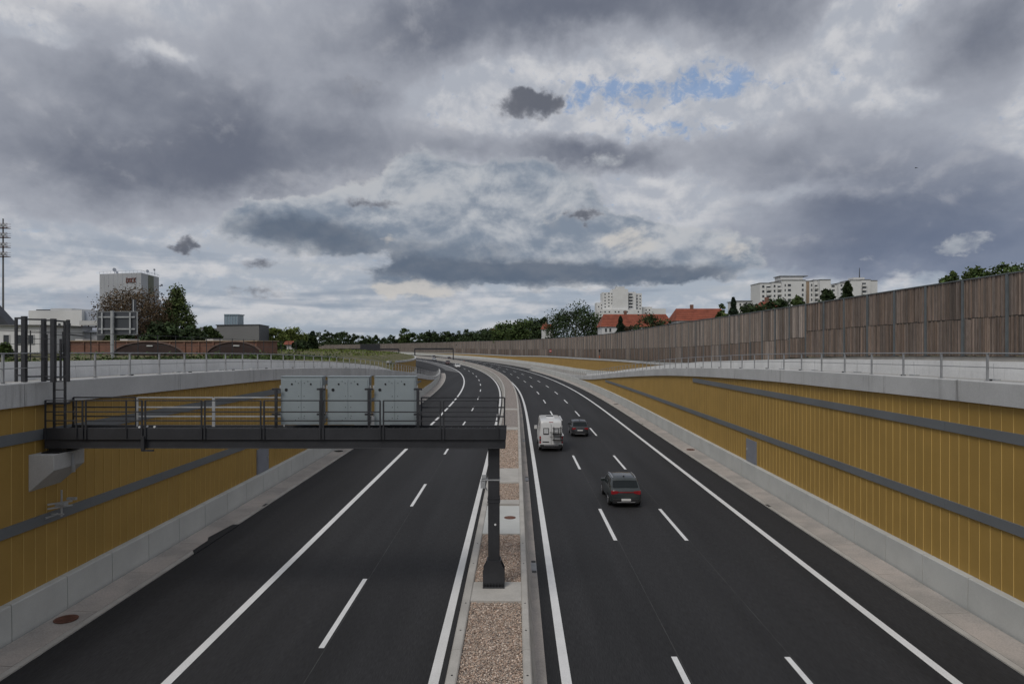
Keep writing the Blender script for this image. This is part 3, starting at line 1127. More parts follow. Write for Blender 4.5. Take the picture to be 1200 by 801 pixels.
mb.box(CX - 0.40, CX - 0.25, CY - 0.12, CY + 0.0, 4.66, 4.76)
mb.tube([(CX - 0.3, CY - 0.1, 4.4), (CX - 0.22, CY - 0.1, 4.25)], 0.02, 6)
mb.build('sensor', MATS['galvanised'], gan)
# uprights that carry the display cases
for x0 in (-7.98, -6.47, -4.86, -3.22):
    mb = MB()
    x = x0 - 0.06
    for yy in (GY + 0.28,):
        mb.bar((x, yy, 6.03), (x, yy, 7.66), 0.08, 0.08)
        mb.bar((x - 0.14, yy, 7.62), (x + 0.14, yy, 7.62), 0.06, 0.06)
        mb.bar((x - 0.14, yy, 6.78), (x + 0.14, yy, 6.78), 0.06, 0.06)
    mb.build('display_upright', MATS['steel_dark'], gan)


def display_case(x0, label):
    t = thing('display_case', label, 'sign case', (x0 + 0.70, GY + 0.45, 6.41), group='display cases on the gantry')
    w, h = 0.70, 1.61
    mb = MB()
    mb.box(-w, w, 0, 0.42, 0, h)
    mb.build('case', MATS['cabinet'], t, bevel=0.012)
    for x_a, x_b in ((-w + 0.05, -0.012), (0.012, w - 0.05)):
        mb = MB()
        mb.box(x_a, x_b, -0.014, -0.001, 0.14, h - 0.09)
        mb.build('door', MATS['cabinet'], t, bevel=0.004)
    mb = MB()
    mb.tube([(-w + 0.19, -0.016, h - 0.43), (-w + 0.19, -0.03, h - 0.43)], 0.05, 14)
    mb.build('vent', MATS['black'], t)
    for lx in (-0.32, 0.32):
        mb = MB()
        mb.tube([(lx, -0.015, h - 0.24), (lx, -0.026, h - 0.24)], 0.032, 10)
        mb.build('lock', MATS['black'], t)
    for lx, lz in ((-0.09, 0.22), (0.09, 0.22), (-0.2, 0.16), (0.1, 0.3), (-0.09, 0.59), (0.09, 0.59), (-0.09, 0.96), (0.09, 0.96), (-0.1, 1.4), (0.1, 1.4), (0.22, 1.46), (-0.2, 1.46)):
        mb = MB()
        mb.tube([(lx, -0.015, lz), (lx, -0.022, lz)], 0.014, 6)
        mb.build('rivet', MATS['black'], t)
    for sx in (-1, 1):
        for z in (0.28, 1.2):
            mb = MB()
            mb.box(min(sx * w, sx * (w + 0.06)), max(sx * w, sx * (w + 0.06)), 0.05, 0.13, z, z + 0.12)
            mb.build('bracket', MATS['galvanised'], t)
    mb = MB()
    mb.box(-w - 0.02, w + 0.02, -0.02, 0.44, h, h + 0.025)
    mb.build('lid', MATS['cabinet'], t)


display_case(-7.94, 'grey two-door display case on the gantry, leftmost of the three')
display_case(-6.36, 'grey two-door display case on the gantry, middle of the three')
display_case(-4.78, 'grey two-door display case on the gantry, nearest the central column')

# ---- concrete corbel under the gantry's wall end
cb = thing('corbel', 'wedge-shaped concrete corbel on the left wall carrying the gantry beam', 'corbel')
mb = MB()
mb.prism([(-15.72, 4.35), (-15.72, 5.56), (-14.88, 5.56), (-14.88, 5.06)], 'y', 21.9, 23.45)
mb.build('block', MATS['coping'], cb, bevel=0.015)
mb = MB()
mb.box(-15.5, -14.92, 22.2, 23.3, 5.56, 5.60)
mb.build('bearing_plate', MATS['black'], cb)
for y in (22.4, 23.05):
    mb = MB()
    mb.box(-15.4, -14.95, y, y + 0.25, 5.60, 5.70)
    mb.build('bearing', MATS['black'], cb)
mb = MB()
mb.box(-14.87, -14.80, 22.75, 22.85, 4.85, 5.5)
mb.box(-14.87, -14.80, 22.6, 23.0, 5.5, 5.56)
mb.build('drain_pipe', MATS['galvanised'], cb)

sn = thing('sensor_bracket', 'galvanised sensor bracket on the left wall below the concrete corbel', 'bracket', (-15.62, 22.85, 3.45))
mb = MB(); mb.box(0.0, 0.03, -0.3, 0.3, -0.12, -0.06); mb.box(0.0, 0.42, -0.03, 0.03, -0.05, -0.01); mb.build('wall_plate', MATS['galvanised'], sn)
mb = MB(); mb.tube([(0.35, 0, -0.1), (0.35, 0, 0.78)], 0.03, 8); mb.build('stem', MATS['galvanised'], sn)
for z in (0.36, 0.22):
    mb = MB(); mb.bar((0.08, -0.3, z), (0.55, 0.25, z), 0.05); mb.build('arm', MATS['galvanised'], sn)
mb = MB(); mb.box(0.2, 0.5, -0.12, 0.12, 0.26, 0.34); mb.box(0.45, 0.75, 0.1, 0.2, 0.42, 0.5); mb.build('sensor_head', MATS['galvanised'], sn)

# ---- access ladder and gate cage at the coping
ld = thing('access_ladder', 'dark steel ladder climbing from the gantry walkway to the coping', 'ladder')
for x, zt_ in ((-15.28, 8.0), (-14.92, 9.15)):
    mb = MB(); mb.bar((x, GY - 0.05, 6.25), (x, GY - 0.05, zt_), 0.06); mb.build('stile', MATS['steel_dark'], ld)
for i in range(6):
    z = 6.5 + i * 0.28
    mb = MB(); mb.bar((-15.28, GY - 0.05, z), (-14.92, GY - 0.05, z), 0.03); mb.build('rung', MATS['steel_dark'], ld)
mb = MB(); mb.box(-15.62, -14.9, GY - 0.1, GY + 0.2, 7.14, 7.20); mb.build('bracket', MATS['steel_dark'], ld)
cg = thing('gate_cage', 'dark steel gate cage standing on the left coping above the ladder', 'gate')
zc = 7.93
GC = 22.0
posts = [(-16.25, GC + .1, 0.07, 10.0), (-15.84, GC - .1, 0.13, 10.03), (-15.42, GC + .2, 0.11, 9.96), (-14.90, GC - .1, 0.13, 9.95), (-15.2, GC + .9, 0.06, 9.9), (-14.52, GC + .05, 0.08, 9.92)]
for x, y, w, zt_ in posts:
    mb = MB(); mb.bar((x, y, zc - 0.02), (x, y, zt_), w); mb.build('post', MATS['steel_dark'], cg)
for (i, j, z, w) in ((0, 1, 9.97, .06), (1, 2, 9.93, .05), (2, 3, 9.9, .05), (4, 5, 9.87, .06), (3, 4, 9.89, .05), (0, 1, 8.12, .045), (1, 2, 8.08, .045), (2, 3, 8.08, .04), (3, 5, 8.07, .05), (1, 3, 9.3, .02), (1, 3, 9.5, .02), (0, 1, 9.1, .025), (3, 5, 9.42, .02), (0, 5, 8.72, .03)):
    a, b = posts[i], posts[j]
    mb = MB(); mb.bar((a[0], a[1], z), (b[0], b[1], z), w); mb.build('crossbar', MATS['steel_dark'], cg)
mb = MB()
mb.bar((-15.0, GC + .4, zc), (-15.0, GC + .4, 9.3), 0.05); mb.bar((-15.6, GC + .6, zc), (-15.6, GC + .6, 9.45), 0.045)
mb.bar((-15.75, GC + .7, zc), (-15.75, GC + .7, 9.2), 0.04)
mb.build('inner_bars', MATS['steel_dark'], cg)
mb = MB()
mb.prism([(-14.5, 9.42), (-14.5, 9.47), (-14.0, 9.4), (-13.95, 9.36)], 'y', GC + .02, GC + .08)
mb.build('hook', MATS['steel_dark'], cg)

# ---- distant gantry
def far_gantry(s, o0, o1, label, signs=()):
    t = thing('gantry', label, 'gantry')
    a, b = P(s, o0, 1.1), P(s, o1, 1.1)
    for p in (a, b):
        mb = MB(); mb.bar(p, p + Vector((0, 0, 5.0)), 0.45); mb.build('column', MATS['steel_dark'], t)
    mb = MB(); mb.bar(a + Vector((0, 0, 5.0)), b + Vector((0, 0, 5.0)), 0.6, 0.7); mb.build('beam', MATS['steel_dark'], t)
    for u0, u1, za, zb_ in signs:
        p, q = a.lerp(b, u0), a.lerp(b, u1)
        d = (q - p).normalized()
        n = Vector((d.y, -d.x, 0)) * 0.4
        mb = MB()
        pts = [p + n, q + n, q + n * 1.5, p + n * 1.5]
        mb.prism([(v.x, v.y) for v in pts], 'z', za, zb_)
        mb.build('sign_panel', MATS['steel_dark'], t)
    return t


far_gantry(312, -0.65, -18, 'small far dark gantry arm reaching left from the bend of the median', ())
far_gantry(300, -26, -52, 'far gantry with a dark sign panel left of the bend', ((0.3, 0.62, 5.6, 8.3),))

# ================================================================== VEHICLES
mat('car_grey', (0.026, 0.033, 0.033), 0.35, 0.03, 1, spec=0.5, coat=0.6)
mat('car_black', (0.014, 0.015, 0.017), 0.35, 0.03, 1, spec=0.5, coat=0.6)
mat('car_white', (0.62, 0.62, 0.61), 0.4, 0.04, 2, spec=0.5, coat=0.4)
mat('car_silver', (0.35, 0.36, 0.37), 0.35, 0.04, 2, spec=0.5, coat=0.4)
mat('car_red', (0.07, 0.028, 0.026), 0.35, 0.03, 1, coat=0.5)
mat('glass', (0.012, 0.016, 0.017), 0.1, 0.03, 1, spec=0.3)
mat('trim', (0.018, 0.018, 0.019), 0.6, 0.1, 4)
mat('chrome', (0.45, 0.45, 0.46), 0.35, 0.05, 4, metal=0.5)
mat('tyre', (0.016, 0.016, 0.016), 0.85, 0.15, 6)
mat('rim', (0.25, 0.25, 0.26), 0.4, 0.1, 4, metal=0.6)
mat('tail', (0.26, 0.014, 0.018), 0.25, 0.1, 6, spec=0.6)
mat('plate', (0.68, 0.68, 0.66), 0.5, 0.03, 4)
mat('blind', (0.55, 0.56, 0.56), 0.6, 0.1, 3)
mat('lamp_clear', (0.6, 0.6, 0.6), 0.2, 0.05, 3, spec=0.7)


class Body:
    """stations along the length: (y, top, width factor); ring of half-width points at each"""

    def __init__(self, W, zb, belt, hmax, st, wt=0.76):
        self.W, self.zb, self.belt, self.h, self.st, self.wt = W, zb, belt, hmax, st, wt

    def ring(self, y):
        st = self.st
        for a, b in zip(st, st[1:]):
            if y <= b[0] + 1e-9:
                break
        f = max(0, min(1, (y - a[0]) / (b[0] - a[0])))
        top = a[1] + (b[1] - a[1]) * f
        w = self.W * (a[2] + (b[2] - a[2]) * f)
        zb = self.zb
        k = max(0, min(1, (top - self.belt) / (self.h - self.belt)))
        wt = w * (0.95 + (self.wt - 0.95) * k)
        bl = min(self.belt, top - 0.06)
        return [(0, zb), (0.80 * w, zb), (0.965 * w, zb + 0.10), (0.995 * w, zb + 0.28), (w, (zb + bl) / 2 + 0.1), (0.985 * w, bl - 0.05), (0.96 * w, bl),
                (wt * 1.02, top - 0.07 if k > 0 else top - 0.045), (wt * 0.94, top - 0.02), (wt * 0.75, top), (0, top + 0.015)]

    def mesh(self, name, m):
        mb = MB()
        n = None
        ys = [s[0] for s in self.st]
        for y in ys:
            r = self.ring(y)
            full = r + [(-x, z) for x, z in r[-2:0:-1]]
            n = len(full)
            mb.v += [(x, y, z) for x, z in full]
        for k in range(len(ys) - 1):
            for j in range(n):
                a, b = k * n + j, k * n + (j + 1) % n
                mb.f.append((a, b, b + n, a + n)); mb.mi.append(0)
        mb.f.append(tuple(range(n))); mb.mi.append(0)
        e = (len(ys) - 1) * n
        mb.f.append(tuple(range(e, e + n))); mb.mi.append(0)
        me = mb.mesh(name, m, True)
        me.set_sharp_from_angle(angle=radians(38))
        return me

    def at(self, y, u):
        """u is a float index into the ring"""
        r = self.ring(y)
        i = min(int(u), len(r) - 2)
        f = u - i
        return Vector((r[i][0] + (r[i + 1][0] - r[i][0]) * f, y, r[i][1] + (r[i + 1][1] - r[i][1]) * f))

    def patch(self, quad, sides=(1,), off=0.01, nu=4, nv=4):
        """quad: ((y,u) four corners); a thin shell lying on the body"""
        mb = MB()
        for sd_ in sides:
            g = []
            for i in range(nv + 1):
                row = []
                for j in range(nu + 1):
                    a, b = j / nu, i / nv
                    y = (quad[0][0] * (1 - a) + quad[1][0] * a) * (1 - b) + (quad[3][0] * (1 - a) + quad[2][0] * a) * b
                    u = (quad[0][1] * (1 - a) + quad[1][1] * a) * (1 - b) + (quad[3][1] * (1 - a) + quad[2][1] * a) * b
                    p = self.at(y, u)
                    e = 0.02
                    du = self.at(y, min(u + 0.1, 9.999)) - self.at(y, max(u - 0.1, 0))
                    dy = self.at(y + e, u) - self.at(y - e, u)
                    nrm = dy.cross(du)
                    if nrm.length > 0: nrm.normalize()
                    if nrm.x < -1e-6 or nrm.z < -0.3: nrm = -nrm
                    p = p + nrm * off
                    row.append(Vector((p.x * sd_, p.y, p.z)))
                g.append(row)
            for i in range(nv):
                for j in range(nu):
                    mb.poly([g[i][j], g[i][j + 1], g[i + 1][j + 1], g[i + 1][j]])
        return mb


def wheels(t, W, ys, r, w=0.21):
    for y in ys:
        for sx in (-1, 1):
            e = bpy.data.objects.new('wheel', None)
            C.objects.link(e); e.parent = t
            e.location = (sx * (W - w * 0.55), y, r)
            mb = MB()
            mb.tube([(-w / 2, 0, 0), (-w / 2 + 0.02, 0, 0), (w / 2 - 0.02, 0, 0), (w / 2, 0, 0)], [r * 0.9, r, r, r * 0.9], 22)
            mb.build('tyre', MATS['tyre'], e, True)
            mb = MB()
            mb.tube([(sx * w * 0.40, 0, 0), (sx * (w / 2 + 0.012), 0, 0)], r * 0.66, 18)
            for k in range(5):
                a = 2 * pi * k / 5
                mb.bar((sx * (w / 2 + 0.012), 0, 0), (sx * (w / 2 + 0.012), r * .62 * cos(a), r * .62 * sin(a)), 0.03, 0.05)
            mb.build('rim', MATS['rim'], e)


def box_part(t, name, m, *b, bevel=0.0, mirror=False):
    for sx in ((1, -1) if mirror else (1,)):
        mb = MB()
        x0, x1, y0, y1, z0, z1 = b
        if sx < 0: x0, x1 = -x1, -x0
        mb.box(x0, x1, y0, y1, z0, z1)
        o = mb.build(name, MATS[m], t, bevel=bevel)
    return o


def hatchback(name, label, cat, s, o, paint, L=4.35, W=0.91, h=1.58, dark_roof=False, rz=0.0, light_bar=False):
    p = P(s, o, 0.006)
    t = thing(name, label, cat, p, head(s) + rz)
    k = h / 1.58
    st = [(0, 0.93 * k, .86), (0.05, 1.00 * k, .90), (0.16, 1.06 * k, .94), (0.50, 1.47 * k, .975), (0.62, 1.53 * k, .98), (1.1, 1.575 * k, 1), (1.9, 1.58 * k, 1), (2.45, 1.52 * k, 1),
          (3.20, 1.03 * k, 1), (3.7, .96 * k, .985), (4.1, .86 * k, .93), (L - 0.05, .70 * k, .82), (L, .58 * k, .74)]
    B = Body(W, 0.24, 0.98 * k, h, st)
    body = link('body', B.mesh('body', MATS[paint]), t)
    for sy in (0.78, L - 0.85):
        B.patch([(sy - 0.42, 1.9), (sy + 0.42, 1.9), (sy + 0.30, 3.9), (sy - 0.30, 3.9)], (1, -1), 0.006).build('wheel_arch', MATS['trim'], t)
    B.patch([(0.17, 9.0), (0.49, 9.0), (0.49, 9.999), (0.17, 9.999)], (1, -1), 0.012).build('rear_window', MATS['glass'], t)
    B.patch([(0.2, 8.1), (0.47, 8.1), (0.49, 9.0), (0.17, 9.0)], (1, -1), 0.012).build('rear_window_edge', MATS['glass'], t)
    B.patch([(0.45, 8.2), (0.66, 8.2), (0.66, 9.999), (0.45, 9.999)], (1, -1), 0.03).build('spoiler', MATS[paint], t)
    if dark_roof:
        B.patch([(0.75, 8.8), (2.2, 8.8), (2.2, 9.999), (0.75, 9.999)], (1, -1), 0.01).build('roof_glass', MATS['glass'], t)
        B.patch([(0.7, 8.0), (2.4, 8.0), (2.4, 8.25), (0.7, 8.25)], (1, -1), 0.04).build('roof_rail', MATS['chrome'], t)
    for ya, yb in ((0.62, 1.12), (1.18, 1.95), (2.02, 2.75)):
        yb2 = yb if yb < 2.5 else 2.42
        B.patch([(ya, 6.12), (yb, 6.12), (yb2, 6.95), (ya + (0.12 if ya < 1 else 0), 6.95)], (1,), 0.01).build('side_window', MATS['glass'], t)
        B.patch([(ya, 6.12), (yb, 6.12), (yb2, 6.95), (ya + (0.12 if ya < 1 else 0), 6.95)], (-1,), 0.01).build('side_window', MATS['glass'], t)
    B.patch([(2.5, 8.2), (3.15, 8.0), (3.15, 9.999), (2.5, 9.999)], (1, -1), 0.01).build('windscreen', MATS['glass'], t)
    # rear end
    zk = k
    box_part(t, 'rear_bumper', 'trim', -W * .80, W * .80, -0.07, 0.05, 0.26, 0.50 * zk, bevel=0.03)
    for sx in (-1, 1):
        mb = MB()
        mb.prism([(sx * W * .84, .74 * zk), (sx * W * .84, .95 * zk), (sx * W * .46, .93 * zk), (sx * W * .50, .80 * zk)], 'y', -0.035, 0.04)
        mb.prism([(sx * W * .84, .74 * zk), (sx * W * .84, .95 * zk), (sx * W * .90, .94 * zk), (sx * W * .90, .78 * zk)], 'y', -0.02, 0.16)
        mb.build('tail_light', MATS['tail'], t)
    if light_bar:
        box_part(t, 'light_bar', 'tail', -W * .5, W * .5, -0.03, 0.03, .84 * zk, .89 * zk)
    box_part(t, 'number_plate', 'plate', -0.26, 0.26, -0.085 if light_bar else -0.03, -0.02, (.40 if light_bar else .62) * zk, (.51 if light_bar else .73) * zk)
    box_part(t, 'bumper_trim', 'chrome', -W * .55, W * .55, -0.082, -0.06, .32 * zk, .35 * zk)
    for sx in (-1, 1):
        mb = MB()
        mb.box(min(sx * W * .95, sx * (W + 0.15)), max(sx * W * .95, sx * (W + 0.15)), 2.60, 2.74, .97 * zk, 1.14 * zk)
        mb.build('wing_mirror', MATS[paint], t, bevel=0.03)
        mb = MB()
        mb.prism([(sx * W * .40, .62 * zk), (sx * W * .70, .62 * zk), (sx * W * .74, .74 * zk), (sx * W * .44, .70 * zk)], 'y', L - 0.12, L + 0.01)
        mb.build('headlight', MATS['lamp_clear'], t)
    box_part(t, 'front_grille', 'trim', -W * .38, W * .38, L - 0.06, L + 0.01, .36, .56 * zk)
    box_part(t, 'roof_aerial', 'trim', -0.03, 0.03, 0.72, 0.90, h - 0.02, h + 0.06, bevel=0.01)
    wheels(t, W, (0.78, L - 0.85), 0.335)
    return t


hatchback('car', 'dark grey estate car with red tail lights, nearest car in the middle lane', 'car', 37.9, 6.10, 'car_grey', dark_roof=True, light_bar=True)
hatchback('car', 'small black car right of the white camper van', 'car', 66.2, 6.22, 'car_black', L=4.0, W=0.86, h=1.50)


def camper(s, o):
    t = thing('camper_van', 'white camper van with bicycle rack on its rear, in the left lane', 'van', P(s, o, 0.006), head(s))
    W, h = 1.02, 2.62
    st = [(0, 2.36, .95), (0.04, 2.48, .97), (0.14, 2.57, .985), (0.5, 2.62, 1), (4.2, 2.62, 1), (4.7, 2.42, 1), (5.15, 1.75, 1), (5.45, 1.25, .99), (5.8, 1.08, .94), (5.95, .85, .88), (6.0, .7, .84)]
    B = Body(W, 0.30, 1.25, h, st, 0.84)
    link('body', B.mesh('body', MATS['car_white']), t)
    for sy in (1.0, 4.95):
        B.patch([(sy - 0.45, 1.9), (sy + 0.45, 1.9), (sy + 0.33, 3.9), (sy - 0.33, 3.9)], (1, -1), 0.006).build('wheel_arch', MATS['trim'], t)
    for sd_ in (1, -1):
        B.patch([(1.6, 6.2), (3.0, 6.2), (3.0, 6.7), (1.6, 6.7)], (sd_,), 0.01).build('side_window', MATS['glass'], t)
        B.patch([(4.1, 6.1), (5.1, 6.1), (4.6, 6.8), (4.1, 6.8)], (sd_,), 0.01).build('side_window', MATS['glass'], t)
    B.patch([(4.72, 8.0), (5.4, 7.8), (5.4, 9.999), (4.72, 9.999)], (1, -1), 0.01).build('windscreen', MATS['glass'], t)
    box_part(t, 'door_seam', 'trim', -0.012, 0.012, -0.006, 0.0, 0.62, 2.3)
    wf = box_part(t, 'rear_window', 'trim', -0.66, -0.18, -0.02, 0.0, 1.42, 1.98, bevel=0.03)
    box_part(wf, 'blind', 'blind', -0.60, -0.24, -0.028, -0.021, 1.52, 1.92, bevel=0.02)
    wf = box_part(t, 'rear_window', 'trim', 0.18, 0.66, -0.02, 0.0, 1.42, 1.98, bevel=0.03)
    box_part(wf, 'blind', 'blind', 0.24, 0.60, -0.028, -0.021, 1.50, 1.92, bevel=0.02)
    box_part(t, 'rear_bumper', 'trim', -W * .92, W * .92, -0.10, 0.03, 0.34, 0.60, bevel=0.03)
    box_part(t, 'bumper_step', 'chrome', -W * .6, W * .6, -0.115, -0.09, 0.52, 0.57)
    box_part(t, 'number_plate', 'trim', -0.72, -0.18, -0.025, -0.001, 0.78, 0.86)
    for sx in (-1, 1):
        for z0, z1, m in ((0.70, 0.88, 'tail'), (0.90, 1.06, 'trim'), (1.08, 1.30, 'tail')):
            mb = MB()
            mb.box(min(sx * .84 * W, sx * .965 * W), max(sx * .84 * W, sx * .965 * W), -0.02, 0.03, z0, z1)
            mb.build('tail_light', MATS[m], t)
        mb = MB()
        mb.box(min(sx * W, sx * (W + 0.26)), max(sx * W, sx * (W + 0.26)), 4.85, 4.98, 1.30, 1.62)
        mb.build('wing_mirror', MATS['car_white'], t, bevel=0.03)
        mb = MB()
        mb.prism([(sx * W * .5, .75), (sx * W * .8, .78), (sx * W * .8, .98), (sx * W * .55, .92)], 'y', 5.85, 5.97)
        mb.build('headlight', MATS['lamp_clear'], t)
    # bicycle rack: black tubes standing off the right door
    rack = bpy.data.objects.new('bicycle_rack', None)
    C.objects.link(rack); rack.parent = t
    for z in (1.98, 1.62, 1.28):
        mb = MB(); mb.tube([(-0.12 if z < 1.8 else 0.1, -0.14, z), (0.90, -0.14, z)], 0.028, 8); mb.build('tube', MATS['black'], rack)
    for z in (1.50, 0.98):
        mb = MB(); mb.box(0.10, 0.92, -0.42, -0.10, z, z + 0.045); mb.build('wheel_channel', MATS['black'], rack)
    for x in (0.22, 0.78):
        mb = MB(); mb.tube([(x, -0.02, 2.08), (x, -0.15, 2.05), (x, -0.15, 1.0), (x, -0.02, 0.96)], 0.026, 8); mb.build('tube', MATS['black'], rack)
        mb = MB(); mb.tube([(x, -0.15, 1.0), (x, -0.42, 1.0)], 0.022, 8); mb.build('tube', MATS['black'], rack)
    box_part(t, 'brake_light', 'tail', -0.18, 0.18, 0.02, 0.06, 2.44, 2.49)
    mb = MB(); mb.box(-0.35, 0.35, 1.2, 1.9, 2.63, 2.72); mb.build('roof_hatch', MATS['white_plastic'], t, bevel=0.02)
    mb = MB(); mb.tube([(W - .08, 0.7, 2.56), (W - .08, 3.6, 2.58)], 0.06, 10); mb.build('awning', MATS['car_white'], t)
    mb = MB(); mb.box(-0.3, 0.3, 2.5, 3.0, 2.63, 2.69); mb.build('roof_vent', MATS['trim'], t, bevel=0.02)
    wheels(t, W, (1.0, 4.95), 0.35)


camper(57.3, 2.95)
hatchback('car', 'distant white oncoming car on the bend, nearest of the oncoming three', 'car', 247, -7.5, 'car_white', rz=pi)
hatchback('car', 'distant dark maroon oncoming car behind the white one on the bend', 'car', 285, -7.2, 'car_red', rz=pi)
hatchback('car', 'far silver oncoming car beneath the small distant gantry', 'car', 345, -4.5, 'car_silver', rz=pi)
hatchback('car', 'far black car driving away just right of the distant gantry column', 'car', 352, 5.0, 'car_black')
hatchback('car', 'farthest black car driving away left of the distant gantry column', 'car', 392, 5.6, 'car_black')

# ================================================================== TREES AND PLANTS
mat('bark', (0.085, 0.065, 0.05), 0.9, 0.25, 2)
mat('leaf_green', (0.062, 0.092, 0.028), 0.75, 0.25, 0.6, attr='tone', spec=0.2)
mat('leaf_poplar', (0.085, 0.115, 0.04), 0.75, 0.25, 0.6, attr='tone', spec=0.2)
mat('leaf_dark', (0.036, 0.056, 0.022), 0.75, 0.25, 0.6, attr='tone', spec=0.2)
mat('leaf_bright', (0.115, 0.145, 0.035), 0.75, 0.25, 0.6, attr='tone', spec=0.2)
mat('leaf_brown', (0.105, 0.075, 0.045), 0.8, 0.25, 0.6, attr='tone', spec=0.2)
mat('leaf_conifer', (0.024, 0.040, 0.022), 0.8, 0.2, 0.6, attr='tone', spec=0.2)


def leaf_mesh(name, m, quads):
    """quads: (centre, size, tone)"""
    v, f, tn = [], [], []
    rng = random.Random(len(quads))
    for c, sz, t in quads:
        a = Vector((rng.gauss(0, 1), rng.gauss(0, 1), rng.gauss(0, 0.8))).normalized()
        b = a.cross(Vector((rng.gauss(0, 1), rng.gauss(0, 1), rng.gauss(0, 1)))).normalized()
        i = len(v)
        a, b = a * sz, b * sz * 0.6
        v += [tuple(c - a), tuple(c + b * 0.9 - a * 0.1), tuple(c + a), tuple(c - b)]
        f.append((i, i + 1, i + 2, i + 3))
        h = rng.uniform(-0.08, 0.08)
        tn += [t * (1 + h), t, t * (1 - h), 1.0] * 4
    me = bpy.data.meshes.new(name)
    me.from_pydata(v, [], f)
    me.materials.append(MATS[m])
    at = me.color_attributes.new('tone', 'FLOAT_COLOR', 'POINT')
    at.data.foreach_set('color', tn)
    return me


def crown_quads(rng, kind, H, R, n, size, low=0.18):
    q = []
    if kind == 'conifer':
        for _ in range(n):
            h = rng.uniform(0.06, 1.0)
            lay = 0.85 + 0.25 * cos(h * 40)
            r = 1.25 * R * (1 - h) ** 0.75 * lay * rng.random() ** 0.35 + 0.05
            a = rng.uniform(0, 2 * pi)
            q.append((Vector((r * cos(a), r * sin(a), H * h - 0.12 * r)), size * rng.uniform(0.6, 1.2), rng.uniform(0.7, 1.3)))
        return q
    ncl = max(10, n // 55)
    cl = []
    for _ in range(ncl):
        while True:
            d = Vector((rng.uniform(-1, 1), rng.uniform(-1, 1), rng.uniform(-1, 1)))
            if 0.25 < d.length < 1: break
        d = d.normalized() * d.length ** 0.45
        if kind == 'poplar':
            z = H * (low + (1 - low) * (d.z * 0.5 + 0.5))
            hh = z / H
            k = ((1 - hh) / 0.68) ** 0.8 if hh > 0.32 else 0.75 + 0.25 * hh / 0.32
            k = max(0.05, k)
            c = Vector((d.x * R * k, d.y * R * k, z))
        else:
            zc = H * (low + 1) / 2
            c = Vector((d.x * R, d.y * R, zc + d.z * H * (1 - low) / 2))
            w = mnoise.noise(c * 0.35 + Vector((H, R, 3)))
            c = Vector((c.x * (1 + 0.28 * w), c.y * (1 + 0.28 * w), zc + (c.z - zc) * (1 + 0.18 * w)))
        cl.append((c, rng.uniform(0.10, 0.20) * R * (1.35 if kind == 'round' else 1.5), rng.uniform(0.62, 1.4)))
    for i in range(n):
        c, sp, t = cl[i % ncl]
        g = Vector((rng.gauss(0, 1), rng.gauss(0, 1), rng.gauss(0, .8)))
        if g.length > 1.7: g *= 1.7 / g.length * rng.random() ** .4
        p = c + g * sp
        if p.z > 0.15:
            q.append((p, size * rng.uniform(0.6, 1.3), t * rng.uniform(0.85, 1.15)))
    return q


def tree(name, label, base, H, R, kind='round', leaf='leaf_green', n=2600, size=0.3, seed=1, group=None, low=0.18, cat='tree'):
    rng = random.Random(seed)
    t = thing(name, label, cat, base, 0.0, group)
    mb = MB()
    r0 = 0.028 * H if kind != 'shrub' else 0.02 * H
    lean = rng.uniform(-0.03, 0.03) * H
    trunk = [Vector((0, 0, -0.3)), Vector((lean * .3, 0, H * 0.25)), Vector((lean * .7, lean * .4, H * 0.55)), Vector((lean, lean, H * 0.9))]
    mb.tube(trunk, [r0, r0 * 0.8, r0 * 0.5, r0 * 0.12], 7)
    tw = []
    if kind != 'conifer':
        nb_ = 9 if kind != 'bare' else 26
        for k in range(nb_):
            a = 2 * pi * k / nb_ * 2.4 + rng.uniform(-.4, .4)
            h = rng.uniform(0.22, 0.6) * H
            e = Vector((cos(a) * R * rng.uniform(.55, .9), sin(a) * R * rng.uniform(.55, .9), min(H * 0.95, h + rng.uniform(.2, .42) * H)))
            if kind == 'poplar': e.x *= 0.5; e.y *= 0.5
            b0 = Vector((lean * .5, 0, h))
            m_ = b0.lerp(e, 0.5) + Vector((0, 0, 0.04 * H))
            mb.tube([b0, m_, e], [r0 * .38, r0 * .24, r0 * .06], 5, cap=False)
            tw.append((m_, e))
            if kind == 'bare':
                for _ in range(16):
                    u = b0.lerp(e, rng.uniform(.4, 1))
                    w = u + Vector((rng.gauss(0, .22 * R), rng.gauss(0, .22 * R), abs(rng.gauss(0, .18 * R))))
                    mb.tube([u, w], [r0 * .10, r0 * .03], 4, cap=False)
    mb.build('trunk', MATS['bark'], t)
    q = crown_quads(rng, 'round' if kind in ('bare', 'shrub') else kind, H, R, n, size, low)
    link('crown', leaf_mesh('crown', leaf, q), t)
    return t


def tree_px(name, label, x, ytop, width, d, zbase, **k):
    top = pix(x, ytop, d)
    H = top.z - zbase
    return tree(name, label, (top.x, top.y, zbase), H, width * d / 1600.0, **k)


